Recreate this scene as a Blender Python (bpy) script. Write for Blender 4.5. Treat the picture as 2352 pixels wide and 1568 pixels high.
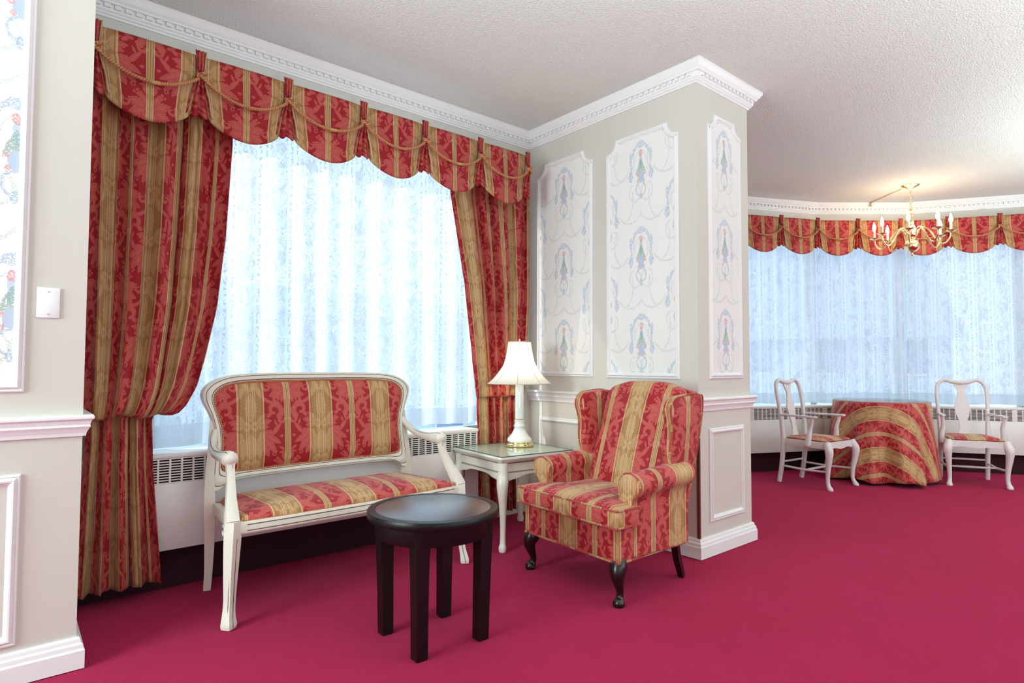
import bpy, bmesh, math, random
from math import sin, cos, pi, radians as R, sqrt, atan2
from mathutils import Vector, Matrix
random.seed(7)
for o in list(bpy.data.objects): bpy.data.objects.remove(o)
S = bpy.context.scene
C = S.collection

# ------------------------------------------------------------------ camera
yaw, pitch, roll, FPX = R(49.8355), R(2.2392), R(0.1845), 1373.39
F = Vector((cos(yaw)*cos(pitch), sin(yaw)*cos(pitch), sin(pitch)))
Rt = Vector((sin(yaw), -cos(yaw), 0)); Up = Rt.cross(F)
R2 = Rt*cos(roll)+Up*sin(roll); U2 = -Rt*sin(roll)+Up*cos(roll)
cd = bpy.data.cameras.new('camera'); cam = bpy.data.objects.new('camera', cd); C.objects.link(cam)
cd.sensor_width = 36; cd.lens = FPX/2352*36; cd.clip_start = 0.05
M = Matrix((R2, U2, -F)).transposed().to_4x4(); M.translation = (0, 0, 1.15)
cam.matrix_world = M
S.camera = cam
S.view_settings.view_transform = 'Standard'; S.view_settings.look = 'None'
S.view_settings.exposure = 0.15; S.view_settings.gamma = 1

# ------------------------------------------------------------------ world and large lights
w = bpy.data.worlds.new('sky'); S.world = w; w.use_nodes = True
bg = w.node_tree.nodes['Background']; bg.inputs[0].default_value = (0.66, 0.84, 1.0, 1); bg.inputs[1].default_value = 1.75

def area(name, loc, size, sizey, power, color, rot):
    l = bpy.data.lights.new(name, 'AREA'); l.shape = 'RECTANGLE'; l.size = size; l.size_y = sizey
    l.energy = power; l.color = color
    o = bpy.data.objects.new(name, l); C.objects.link(o); o.location = loc; o.rotation_euler = rot
    return o
# added fill panels, unseen, in front of the rear wall and the side wall
for i, (x, pw) in enumerate(((-1.0, 5), (2.4, 13), (5.8, 46))):
    area('window_daylight', (x, -3.38, 1.75), 2.6, 1.7, pw, (0.80, 0.98, 1.0), (R(90), 0, 0))
area('side_window_daylight', (-2.5, 1.95, 1.7), 1.5, 1.7, 125, (0.76, 0.97, 1.0), (R(90), 0, R(-90)))  # added to brighten the column side; this wall has no window
# added spots without fixtures, beside and behind the camera, to brighten the ceiling
for i, (x, y, pw) in enumerate(((3.4, -1.0, 270), (0.9, 0.35, 330), (6.3, -0.7, 500))):
    l = bpy.data.lights.new('uplighter', 'SPOT'); l.energy = pw; l.color = (0.78, 1.0, 0.985); l.shadow_soft_size = 0.25; l.spot_size = R(165); l.spot_blend = 1.0
    o = bpy.data.objects.new('uplighter', l); C.objects.link(o); o.location = (x, y, 1.45); o.rotation_euler = (R(180), 0, 0)
# sun from outside, glancing along the wide window
l = bpy.data.lights.new('sun', 'SUN'); l.energy = 3.0; l.color = (1.0, 0.97, 0.92); l.angle = R(0.6)
sun = bpy.data.objects.new('sun', l); C.objects.link(sun)
sun.rotation_euler = Vector((0.66, -0.40, -0.55)).to_track_quat('-Z', 'Y').to_euler()

# ------------------------------------------------------------------ node helpers
def srgb(r, g, b):
    f = lambda c: c/12.92 if c <= 0.04045 else ((c+0.055)/1.055)**2.4
    return (f(r/255), f(g/255), f(b/255), 1)
class X:
    def __init__(s, nt, sock): s.nt, s.s = nt, sock
    def op(s, o, *a, clamp=False):
        n = s.nt.nodes.new('ShaderNodeMath'); n.operation = o; n.use_clamp = clamp
        for i, v in enumerate((s,)+a):
            if isinstance(v, X): s.nt.links.new(v.s, n.inputs[i])
            else: n.inputs[i].default_value = v
        return X(s.nt, n.outputs[0])
    def __add__(s, o): return s.op('ADD', o)
    def __sub__(s, o): return s.op('SUBTRACT', o)
    def __mul__(s, o): return s.op('MULTIPLY', o)
    def __truediv__(s, o): return s.op('DIVIDE', o)
    def abs(s): return s.op('ABSOLUTE')
    def lt(s, v): return s.op('LESS_THAN', v)
    def gt(s, v): return s.op('GREATER_THAN', v)
    def max(s, v): return s.op('MAXIMUM', v)
    def min(s, v): return s.op('MINIMUM', v)
    def ma(s, m, a): return s.op('MULTIPLY_ADD', m, a)
    def cos(s): return s.op('COSINE')
    def sqrt(s): return s.op('SQRT')
    def wrap(s, mx, mn): return s.op('WRAP', mx, mn)
    def inv(s): return s.op('MULTIPLY_ADD', -1.0, 1.0)
    def near(s, v, t): return s.op('COMPARE', v, t)
def vm(nt, op, a, b=None, c=None):
    n = nt.nodes.new('ShaderNodeVectorMath'); n.operation = op
    for i, v in enumerate((a, b, c)):
        if v is None: continue
        if isinstance(v, tuple): n.inputs[i].default_value = v
        else: nt.links.new(v, n.inputs[i])
    return n.outputs['Value'] if op in ('LENGTH', 'DISTANCE', 'DOT_PRODUCT') else n.outputs[0]
def sep(nt, v):
    n = nt.nodes.new('ShaderNodeSeparateXYZ'); nt.links.new(v, n.inputs[0])
    return X(nt, n.outputs[0]), X(nt, n.outputs[1]), X(nt, n.outputs[2])
def comb(nt, x, y, z=0.0):
    n = nt.nodes.new('ShaderNodeCombineXYZ')
    for i, v in enumerate((x, y, z)):
        if isinstance(v, X): nt.links.new(v.s, n.inputs[i])
        else: n.inputs[i].default_value = v
    return n.outputs[0]
def mixc(nt, f, a, b):
    n = nt.nodes.new('ShaderNodeMix'); n.data_type = 'RGBA'
    if isinstance(f, X): nt.links.new(f.s, n.inputs[0])
    else: n.inputs[0].default_value = f
    for i, v in ((6, a), (7, b)):
        if isinstance(v, tuple): n.inputs[i].default_value = v
        else: nt.links.new(v, n.inputs[i])
    return n.outputs[2]
def noise(nt, vec, scale, detail=2, rough=0.5, dist=0.0):
    n = nt.nodes.new('ShaderNodeTexNoise'); n.inputs['Scale'].default_value = scale
    n.inputs['Detail'].default_value = detail; n.inputs['Roughness'].default_value = rough; n.inputs['Distortion'].default_value = dist
    if vec is not None: nt.links.new(vec, n.inputs['Vector'])
    return X(nt, n.outputs['Fac' if 'Fac' in n.outputs else 0])
def coord(nt, which):
    n = nt.nodes.new('ShaderNodeTexCoord'); return n.outputs[which]
def newmat(name):
    m = bpy.data.materials.new(name); m.use_nodes = True
    nt = m.node_tree; p = nt.nodes['Principled BSDF']; return m, nt, p
def setp(p, nt, **k):
    names = dict(color='Base Color', rough='Roughness', metal='Metallic', spec='Specular IOR Level', sheen='Sheen Weight', coat='Coat Weight',
                 normal='Normal', emis='Emission Color', emis_s='Emission Strength', sheen_rough='Sheen Roughness', trans='Transmission Weight', coat_rough='Coat Roughness')
    for a, v in k.items():
        i = p.inputs[names[a]]
        if isinstance(v, X): nt.links.new(v.s, i)
        elif isinstance(v, bpy.types.NodeSocket): nt.links.new(v, i)
        else: i.default_value = v
def bump(nt, h, strength, dist=0.01):
    n = nt.nodes.new('ShaderNodeBump'); n.inputs['Strength'].default_value = strength; n.inputs['Distance'].default_value = dist
    nt.links.new(h.s if isinstance(h, X) else h, n.inputs['Height']); return n.outputs[0]
def simple(name, col, rough=0.5, var=0.04, scale=6.0, bmp=0.0, bscale=200, **k):
    m, nt, p = newmat(name)
    oc = coord(nt, 'Object')
    n = noise(nt, oc, scale, 3)
    dark = tuple(c*(1-var*2) for c in col[:3])+(1,)
    setp(p, nt, color=mixc(nt, n, dark, col), rough=rough, **k)
    if bmp: setp(p, nt, normal=bump(nt, noise(nt, oc, bscale, 2), bmp, 0.003))
    return m

# ---- repeat-pattern drawing: leaves, rings, dots in a half cell (metres)
def p_leaf(nt, v2, cx, cy, ang, L, W, n, V):
    q = vm(nt, 'WRAP', vm(nt, 'SUBTRACT', v2, (cx, cy, 0)), (9, V/2, 9), (-9, -V/2, -9))
    mp = nt.nodes.new('ShaderNodeMapping'); mp.vector_type = 'TEXTURE'
    mp.inputs['Rotation'].default_value = (0, 0, R(ang)); mp.inputs['Scale'].default_value = (L, W, 1)
    nt.links.new(q, mp.inputs['Vector'])
    a, b, _ = sep(nt, mp.outputs[0])
    body = (a*a).inv()
    if n: body = body*(a*(n*pi)).cos().abs().ma(0.3, 0.75)
    return body-b.abs()
def p_ring(nt, v2, cx, cy, r, t, V, clip=None):
    q = vm(nt, 'WRAP', vm(nt, 'SUBTRACT', v2, (cx, cy, 0)), (9, V/2, 9), (-9, -V/2, -9))
    d = X(nt, vm(nt, 'LENGTH', q))
    f = (d-r).abs().ma(-1.0/t, 1.0)
    if clip:
        dot = X(nt, vm(nt, 'DOT_PRODUCT', q, (cos(R(clip[0])), sin(R(clip[0])), 0)))
        f = f.min((dot-clip[1])*(1.0/t))
    return f
def p_spiral(nt, v2, cx, cy, r, t, rot, sg, V, turns=1.0):
    # tapering volute: radius shrinks with the angle, thick at the outside
    q = vm(nt, 'WRAP', vm(nt, 'SUBTRACT', v2, (cx, cy, 0)), (9, V/2, 9), (-9, -V/2, -9))
    x, y, _ = sep(nt, q)
    th = (y.op('ARCTAN2', x)*sg+R(rot)).wrap(2*pi, 0.0)       # 0..2pi
    d = X(nt, vm(nt, 'LENGTH', q))
    fr = th*(1/(2*pi))
    rt = fr.ma(-r*0.72, r)
    tt = fr.ma(-t*0.62, t)
    return ((d-rt).abs()/tt).inv()
def p_dot(nt, v2, cx, cy, r, V): return p_ring(nt, v2, cx, cy, 0.0, r, V)

def damask_group():
    g = bpy.data.node_groups.new('damask', 'ShaderNodeTree')
    g.interface.new_socket('UV', in_out='INPUT', socket_type='NodeSocketVector')
    g.interface.new_socket('Color', in_out='OUTPUT', socket_type='NodeSocketColor')
    g.interface.new_socket('Height', in_out='OUTPUT', socket_type='NodeSocketFloat')
    gi = g.nodes.new('NodeGroupInput'); go = g.nodes.new('NodeGroupOutput')
    P, V = 0.39, 0.45
    u, v, _ = sep(g, gi.outputs[0])
    a = u.wrap(P/2, -P/2).abs()
    nz = g.nodes.new('ShaderNodeTexNoise'); nz.inputs['Scale'].default_value = 70; nz.inputs['Detail'].default_value = 1
    g.links.new(comb(g, a, v.wrap(V, 0.0)), nz.inputs['Vector'])
    v2 = vm(g, 'MULTIPLY_ADD', nz.outputs['Color'], (.009, .009, 0), vm(g, 'SUBTRACT', comb(g, a, v), (.0045, .0045, 0)))
    f = None
    prims = [('b', .012, -.012, .098, .026, .027, 3), ('b', .012, -.018, .095, -.045, .025, 3), ('b', .006, .0, .052, .062, .017, 2), ('b', .010, -.020, .034, -.078, .016, 2),
             ('s', .056, -.062, .020, .0095, 100, 1), ('s', .072, -.122, .044, .0175, 250, -1), ('b', .088, -.140, .114, -.158, .012, 0),
             ('s', .036, -.170, .020, .010, 200, 1), ('r', .062, .020, .102, .009, (-40, .050)), ('s', .108, .004, .024, .010, 60, -1), ('b', .125, -.060, .165, .015, .012, 2),
             ('b', .034, -.188, .088, -.258, .012, 0), ('b', .060, -.205, .072, -.172, .007, 0),
             ('b', .150, -.240, .040, -.300, .020, 3), ('b', .150, -.250, .062, -.348, .022, 3), ('b', .155, -.255, .104, -.368, .022, 3), ('b', .150, -.245, .074, -.240, .017, 2), ('b', .160, -.27, .150, -.375, .018, 2),
             ('b', .160, -.195, .088, -.176, .020, 2), ('b', .160, -.205, .104, -.212, .016, 2), ('b', .165, -.185, .118, -.140, .014, 2),
             ('d', .034, -.262, .009), ('b', .016, -.338, .048, -.318, .006, 0), ('b', .016, -.345, .050, -.350, .006, 0), ('b', .016, -.395, .026, -.345, .013, 0),
             ('d', .040, -.392, .0085), ('d', .056, -.380, .0075), ('d', .055, -.400, .008), ('d', .070, -.392, .007), ('r', .074, -.356, .009, .003), ('d', .030, -.410, .009),
             ('l', .195, -.105, 90, .080, .030, 4), ('l', .195, -.310, 90, .070, .034, 4), ('s', .170, .040, .026, .011, 0, 1), ('s', .172, -.208, .022, .010, 120, -1), ('b', .195, -.02, .160, .03, .014, 2)]
    for q in prims:
        if q[0] == 'b':          # leaf given by base and tip
            _, bx, by, tx_, ty_, W_, n_ = q
            h = p_leaf(g, v2, (bx+tx_)/2, (by+ty_)/2, math.degrees(atan2(ty_-by, tx_-bx)), sqrt((tx_-bx)**2+(ty_-by)**2)/2*1.06, W_, n_, V)
        elif q[0] == 's': h = p_spiral(g, v2, *q[1:], V)
        elif q[0] == 'l': h = p_leaf(g, v2, *q[1:], V)
        elif q[0] == 'r': h = p_ring(g, v2, q[1], q[2], q[3], q[4], V, q[5] if len(q) > 5 else None)
        else: h = p_dot(g, v2, *q[1:], V)
        f = h if f is None else f.max(h)
    motif = f.gt(0.0)
    vein = f.near(0.36, 0.05)
    motif = motif*(vein*0.75).inv()
    red = mixc(g, motif, srgb(164, 8, 28), srgb(200, 88, 80))
    gold = mixc(g, motif, srgb(176, 130, 78), srgb(198, 157, 107))
    narrow = a.lt(0.017); d = (a-0.195).abs(); wide = d.lt(0.070)
    isgold = narrow.max(wide)
    col = mixc(g, isgold, red, gold)
    lines = d.near(.011, .0013).max(d.near(.0215, .0013)).max(d.near(.0665, .0013)).max(a.near(.0055, .0011)).max(a.near(.0155, .0011))
    rl = d.near(.057, .0018)
    col = mixc(g, rl*0.7, col, srgb(160, 60, 40))
    col = mixc(g, lines*0.85, col, srgb(226, 205, 160))
    weave = noise(g, vm(g, 'MULTIPLY', gi.outputs[0], (420, 420, 1)), 1.0, 1)
    col = mixc(g, weave*0.16, col, (0.02, 0.01, 0.01, 1))
    g.links.new(col, go.inputs[0])
    g.links.new((motif*0.6+weave*0.4).s, go.inputs[1])
    return g
DAM = damask_group()
def damask(name, rough=0.62, trans=0.0, sheen=0.15):
    m, nt, p = newmat(name)
    g = nt.nodes.new('ShaderNodeGroup'); g.node_tree = DAM
    nt.links.new(coord(nt, 'UV'), g.inputs[0])
    setp(p, nt, color=g.outputs[0], rough=rough, normal=bump(nt, g.outputs[1], 0.18, 0.003), sheen=sheen, spec=0.35)
    if trans:
        t = nt.nodes.new('ShaderNodeBsdfTranslucent'); nt.links.new(g.outputs[0], t.inputs[0])
        mx = nt.nodes.new('ShaderNodeMixShader'); mx.inputs[0].default_value = trans
        nt.links.new(p.outputs[0], mx.inputs[1]); nt.links.new(t.outputs[0], mx.inputs[2])
        nt.links.new(mx.outputs[0], nt.nodes['Material Output'].inputs[0])
    return m

def lace_mat(name, base=0.76, amt=0.20):
    m, nt, p = newmat(name)
    uv = coord(nt, 'UV')
    u, v, _ = sep(nt, uv)
    uv2 = comb(nt, u, v*0.8)
    n1 = noise(nt, uv2, 26, 1.5, 0.5, 1.2)
    lines = n1.near(0.5, 0.022).max(n1.near(0.60, 0.016)).max(n1.near(0.41, 0.015))
    n2 = noise(nt, uv2, 15, 1, 0.5, 0.6)
    patch = n2.gt(0.57)
    band = u.wrap(0.15, -0.15).abs().lt(0.085)
    strip = u.wrap(0.15, -0.15).abs().near(0.118, 0.012)
    beads = (noise(nt, comb(nt, u, v), 60, 0).gt(0.55))*strip
    hem = v.lt(0.115)
    lace = (lines*band).max(patch*band*0.55).max(beads).max(hem*0.8).max(lines*0.4)
    fac = lace.ma(amt, base)
    tr = nt.nodes.new('ShaderNodeBsdfTransparent')
    tl = nt.nodes.new('ShaderNodeBsdfTranslucent'); nt.links.new(mixc(nt, lace, (0.95, 0.965, 0.98, 1), (0.52, 0.58, 0.63, 1)), tl.inputs[0])
    df = nt.nodes.new('ShaderNodeBsdfDiffuse'); df.inputs[0].default_value = (0.88, 0.90, 0.92, 1)
    m1 = nt.nodes.new('ShaderNodeMixShader'); m1.inputs[0].default_value = 0.22
    nt.links.new(tl.outputs[0], m1.inputs[1]); nt.links.new(df.outputs[0], m1.inputs[2])
    m2 = nt.nodes.new('ShaderNodeMixShader'); nt.links.new(fac.s, m2.inputs[0])
    nt.links.new(tr.outputs[0], m2.inputs[1]); nt.links.new(m1.outputs[0], m2.inputs[2])
    nt.links.new(m2.outputs[0], nt.nodes['Material Output'].inputs[0])
    return m

def wallpaper_mat(name):
    m, nt, p = newmat(name)
    uv = coord(nt, 'UV')
    nv = nt.nodes.new('ShaderNodeTexNoise'); nv.inputs['Scale'].default_value = 55; nv.inputs['Detail'].default_value = 1
    nt.links.new(uv, nv.inputs['Vector'])
    jit = vm(nt, 'MULTIPLY', vm(nt, 'SUBTRACT', nv.outputs['Color'], (0.5, 0.5, 0.5)), (0.012, 0.012, 0))
    u, v, _ = sep(nt, vm(nt, 'ADD', uv, jit))
    PU, PV = 0.58, 0.575
    speck = noise(nt, uv, 150, 2)
    def cell(u, v):
        a = u.wrap(PU/2, -PU/2).abs(); b = v.wrap(PV/2, -PV/2)
        q = comb(nt, a, b)
        def el(cx, cy, rx, ry):
            mp = nt.nodes.new('ShaderNodeMapping'); mp.vector_type = 'TEXTURE'
            mp.inputs['Location'].default_value = (cx, cy, 0); mp.inputs['Scale'].default_value = (rx, ry, 1)
            nt.links.new(q, mp.inputs['Vector']); return X(nt, vm(nt, 'LENGTH', mp.outputs[0]))
        def ring(cx, cy, rx, ry, t): return el(cx, cy, rx, ry).near(1.0, t)
        arch = ring(0, .075, .080, .145, .085)*b.gt(0.0)
        arch2 = ring(0, .060, .052, .110, .06)*b.gt(.03)*0.6
        crown = el(0, .215, .030, .024).lt(1.0)
        side = el(.083, .010, .018, .042).lt(1.0).max(el(.082, .13, .012, .045).lt(1.0))
        oval = el(0, 0, .024, .040).lt(1.0)
        stem = el(0, .10, .012, .05).lt(1.0)
        tass = el(0, -.135, .012, .025).lt(1.0).max(ring(0, -.085, .038, .045, .13))
        blue = (arch.max(crown).max(side)*speck.gt(0.47)).max(tass*speck.gt(0.45)).max(arch2*speck.gt(.5)).max(oval*0.95).max(stem*0.8)
        gfol = (a-(b.ma(-.42, .052))).lt(0.0)*b.gt(.025)*b.lt(.115)*oval.inv()
        gar = ring(.200, .125, .115, .140, .050)*b.lt(.20)*a.gt(.105)
        gar2 = ring(.150, -.150, .085, .150, .055)*b.lt(-.09)
        gar3 = ring(.048, -.105, .045, .060, .11)*b.lt(-.05)
        green = (gfol*speck.gt(.42)).max((gar.max(gar2).max(gar3))*speck.gt(0.49)*0.5)
        pink = (el(0, .155, .015, .022).lt(1.0).max(el(.030, .015, .011, .011).lt(1.0)).max(el(.024, -.030, .009, .012).lt(1.0)))*speck.gt(0.44)
        return blue, green, pink
    b1, g1, k1 = cell(u, v)
    b2, g2, k2 = cell(u+PU/2, v+PV/2)
    base = srgb(234, 231, 227)
    c = mixc(nt, b1.max(b2)*0.72, base, srgb(158, 178, 206))
    c = mixc(nt, g1.max(g2)*0.68, c, srgb(128, 162, 148))
    c = mixc(nt, k1.max(k2)*0.75, c, srgb(214, 140, 142))
    setp(p, nt, color=c, rough=0.55, spec=0.3)
    return m

# ------------------------------------------------------------------ materials
MAT = {}
MAT['wall'] = simple('wall_paint', srgb(211, 205, 196), 0.42, 0.012, 3, 0.05, 260, spec=0.4)
MAT['trim'] = simple('trim_paint', srgb(236, 233, 232), 0.38, 0.01, 3, spec=0.4)
m, nt, p = newmat('ceiling_stipple'); oc = coord(nt, 'Object')
st = noise(nt, oc, 85, 4, 0.65)
setp(p, nt, color=mixc(nt, st, srgb(222, 217, 208), srgb(252, 249, 243)), rough=0.95, normal=bump(nt, st, 0.9, 0.02)); MAT['ceiling'] = m
m, nt, p = newmat('crimson_carpet'); oc = coord(nt, 'Object')
n1 = noise(nt, oc, 1.7, 4, 0.6); n2 = noise(nt, oc, 340, 2, 0.7); n3 = noise(nt, oc, 14, 4, 0.6)
cc = mixc(nt, n1*0.5+n3*0.5, srgb(160, 12, 60), srgb(194, 28, 90))
cc = mixc(nt, n2*0.35, cc, srgb(118, 2, 36))
setp(p, nt, color=cc, rough=1.0, spec=0.05, sheen=0.06, sheen_rough=0.5, normal=bump(nt, n2*0.7+n3*0.5, 0.5, 0.01)); MAT['carpet'] = m
MAT['damask'] = damask('damask_upholstery', 0.6)
MAT['drape'] = damask('damask_drapery', 0.6, 0.16, 0.1)
MAT['lace'] = lace_mat('lace_sheer')
MAT['wallpaper'] = wallpaper_mat('floral_wallpaper')
MAT['radiator'] = simple('radiator_enamel', srgb(232, 228, 224), 0.38, 0.012, 3)
MAT['dark'] = simple('dark_cavity', srgb(30, 24, 24), 0.9, 0.1)
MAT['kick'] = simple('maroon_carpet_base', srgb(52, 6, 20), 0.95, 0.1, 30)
MAT['antique'] = simple('antique_white_lacquer', srgb(228, 222, 208), 0.32, 0.03, 9, spec=0.5)
MAT['groove'] = simple('antiqued_groove', srgb(92, 76, 56), 0.6, 0.1, 40)
MAT['black'] = simple('black_stained_wood', srgb(14, 11, 12), 0.36, 0.1, 30, 0.08, 160, spec=0.35)
m, nt, p = newmat('black_leather_inset'); oc = coord(nt, 'Object')
setp(p, nt, color=srgb(26, 26, 32), rough=0.36, spec=1.0, coat=1.0, coat_rough=0.30, normal=bump(nt, noise(nt, oc, 420, 2), 0.12, 0.002)); MAT['inset'] = m
MAT['darkleg'] = simple('ebonised_wood', srgb(26, 17, 17), 0.28, 0.1, 20, spec=0.6)
MAT['chairwhite'] = simple('white_chair_paint', srgb(226, 218, 218), 0.4, 0.02, 8)
MAT['plate'] = simple('white_plastic', srgb(238, 237, 236), 0.3, 0.01)
MAT['screw'] = simple('screw_paint', srgb(205, 203, 200), 0.35, 0.02, metal=0.3)
MAT['brass'] = simple('polished_brass', (0.93, 0.76, 0.42, 1), 0.16, 0.05, 12, metal=1.0)
MAT['brownstrip'] = simple('brown_wood_edge', srgb(112, 62, 40), 0.5, 0.1, 30)
MAT['winframe'] = simple('window_frame_aluminium', srgb(196, 206, 214), 0.4, 0.02)
MAT['candle'] = simple('candle_sleeve', srgb(245, 236, 215), 0.5, 0.02)
MAT['raceway'] = simple('raceway_paint', srgb(226, 214, 196), 0.5, 0.02)
MAT['facade'] = simple('building_facade', srgb(176, 200, 218), 0.8, 0.04, 1)
MAT['roof'] = simple('building_roof', srgb(150, 176, 200), 0.8, 0.05, 2)
MAT['pane_far'] = simple('building_window_glass', srgb(110, 140, 170), 0.15, 0.05, 2)
MAT['cap'] = simple('cord_tassel', srgb(190, 150, 90), 0.6, 0.05, 60)
m, nt, p = newmat('porcelain'); oc = coord(nt, 'Object')
setp(p, nt, color=mixc(nt, noise(nt, oc, 30, 2), srgb(228, 232, 226), srgb(240, 241, 238)), rough=0.12, coat=0.5); MAT['porcelain'] = m
m, nt, p = newmat('twisted_cord'); u, v, _ = sep(nt, coord(nt, 'UV'))
tw = ((u*520.0)+(v*1.0)).cos(); nn = noise(nt, coord(nt, 'UV'), 9, 1)
setp(p, nt, color=mixc(nt, (tw*0.5+0.5)*0.8, mixc(nt, nn.gt(0.5), srgb(178, 60, 50), srgb(196, 140, 88)), srgb(208, 158, 104)), rough=0.6, normal=bump(nt, tw, 0.7, 0.004)); MAT['cord'] = m
def mixshader(name, fac, s1, s2):
    m, nt, p = newmat(name); a = s1(nt); b = s2(nt)
    mx = nt.nodes.new('ShaderNodeMixShader')
    if isinstance(fac, float): mx.inputs[0].default_value = fac
    else: nt.links.new(fac(nt), mx.inputs[0])
    nt.links.new(a.outputs[0], mx.inputs[1]); nt.links.new(b.outputs[0], mx.inputs[2]); nt.links.new(mx.outputs[0], nt.nodes['Material Output'].inputs[0])
    return m
def sh(kind, **k):
    def f(nt):
        n = nt.nodes.new('ShaderNodeBsdf'+kind)
        for a, v in k.items(): n.inputs[a].default_value = v
        return n
    return f
MAT['glass'] = mixshader('window_glass', 0.05, sh('Transparent', Color=(0.96, 0.98, 0.99, 1)), sh('Glossy', Roughness=0.02))
def fres(nt):
    n = nt.nodes.new('ShaderNodeFresnel'); n.inputs[0].default_value = 1.45
    b = nt.nodes.new('ShaderNodeNewGeometry')
    return (X(nt, n.outputs[0])*X(nt, b.outputs['Backfacing']).inv()).s
MAT['tableglass'] = mixshader('table_glass', fres, sh('Transparent', Color=(0.93, 0.98, 0.96, 1)), sh('Glossy', Roughness=0.01))
MAT['glassedge'] = simple('glass_edge_green', srgb(60, 100, 95), 0.1, 0.05, 10)
def shade_bsdf():
    m, nt, p = newmat('pleated_lampshade'); uv = coord(nt, 'UV')
    u, v, _ = sep(nt, uv); tex = (u*900.0).cos()
    t = nt.nodes.new('ShaderNodeBsdfTranslucent'); t.inputs[0].default_value = (0.95, 0.92, 0.86, 1)
    setp(p, nt, color=srgb(240, 236, 228), rough=0.7, normal=bump(nt, tex, 0.2, 0.002))
    mx = nt.nodes.new('ShaderNodeMixShader'); mx.inputs[0].default_value = 0.55
    nt.links.new(p.outputs[0], mx.inputs[1]); nt.links.new(t.outputs[0], mx.inputs[2]); nt.links.new(mx.outputs[0], nt.nodes['Material Output'].inputs[0])
    return m
MAT['shade'] = shade_bsdf()
MAT['seam'] = simple('shade_seam', srgb(205, 196, 182), 0.7, 0.02)
m, nt, p = newmat('lit_bulb'); setp(p, nt, color=(1, 1, 1, 1), emis=(1.0, 0.86, 0.62, 1), emis_s=14.0); MAT['bulb'] = m

# ------------------------------------------------------------------ mesh helpers
def mesh(name, V, Fc, mat, parent=None, uv=None, smooth=True, ang=40, autouv=False, slots=None, fmat=None):
    me = bpy.data.meshes.new(name); me.from_pydata([tuple(v) for v in V], [], Fc); me.update()
    if autouv or uv is not None:
        l = me.uv_layers.new(name='UVMap')
        if uv is not None:
            for lp in me.loops: l.data[lp.index].uv = uv[lp.vertex_index]
        else:
            for pl in me.polygons:
                n = pl.normal
                for li in pl.loop_indices:
                    c = me.vertices[me.loops[li].vertex_index].co
                    if abs(n.z) > 0.72: q = (c.x+.195, c.y)
                    elif abs(n.y) >= abs(n.x): q = (c.x+.195, c.z)
                    else: q = (c.y+0.2, c.z)
                    l.data[li].uv = q
    if smooth:
        me.shade_smooth(); me.set_sharp_from_angle(angle=R(ang))
    o = bpy.data.objects.new(name, me); C.objects.link(o)
    if isinstance(mat, (list, tuple)):
        for k in mat: me.materials.append(MAT[k])
        if fmat:
            for i, pl in enumerate(me.polygons): pl.material_index = fmat[i]
    else: me.materials.append(MAT[mat])
    if parent is not None: o.parent = parent
    return o
def inst(name, src, parent, loc=(0, 0, 0), rot=(0, 0, 0)):
    o = bpy.data.objects.new(name, src.data if hasattr(src, 'data') else src); C.objects.link(o); o.parent = parent; o.location = loc; o.rotation_euler = rot
    return o
def tag(o, label, cat=None, group=None, kind=None):
    if label: o['label'] = label
    if cat: o['category'] = cat
    if group: o['group'] = group
    if kind: o['kind'] = kind
    return o
def thing(name, label, cat, loc=(0, 0, 0), rz=0, group=None):
    o = bpy.data.objects.new(name, None); C.objects.link(o); o.location = loc; o.rotation_euler = (0, 0, rz); o.empty_display_size = 0.1
    return tag(o, label, cat, group)
def struct(name, V, Fc, mat, label=None, parent=None, **k):
    o = mesh(name, V, Fc, mat, parent, **k); o['kind'] = 'structure'
    if label: o['label'] = label
    return o
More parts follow.
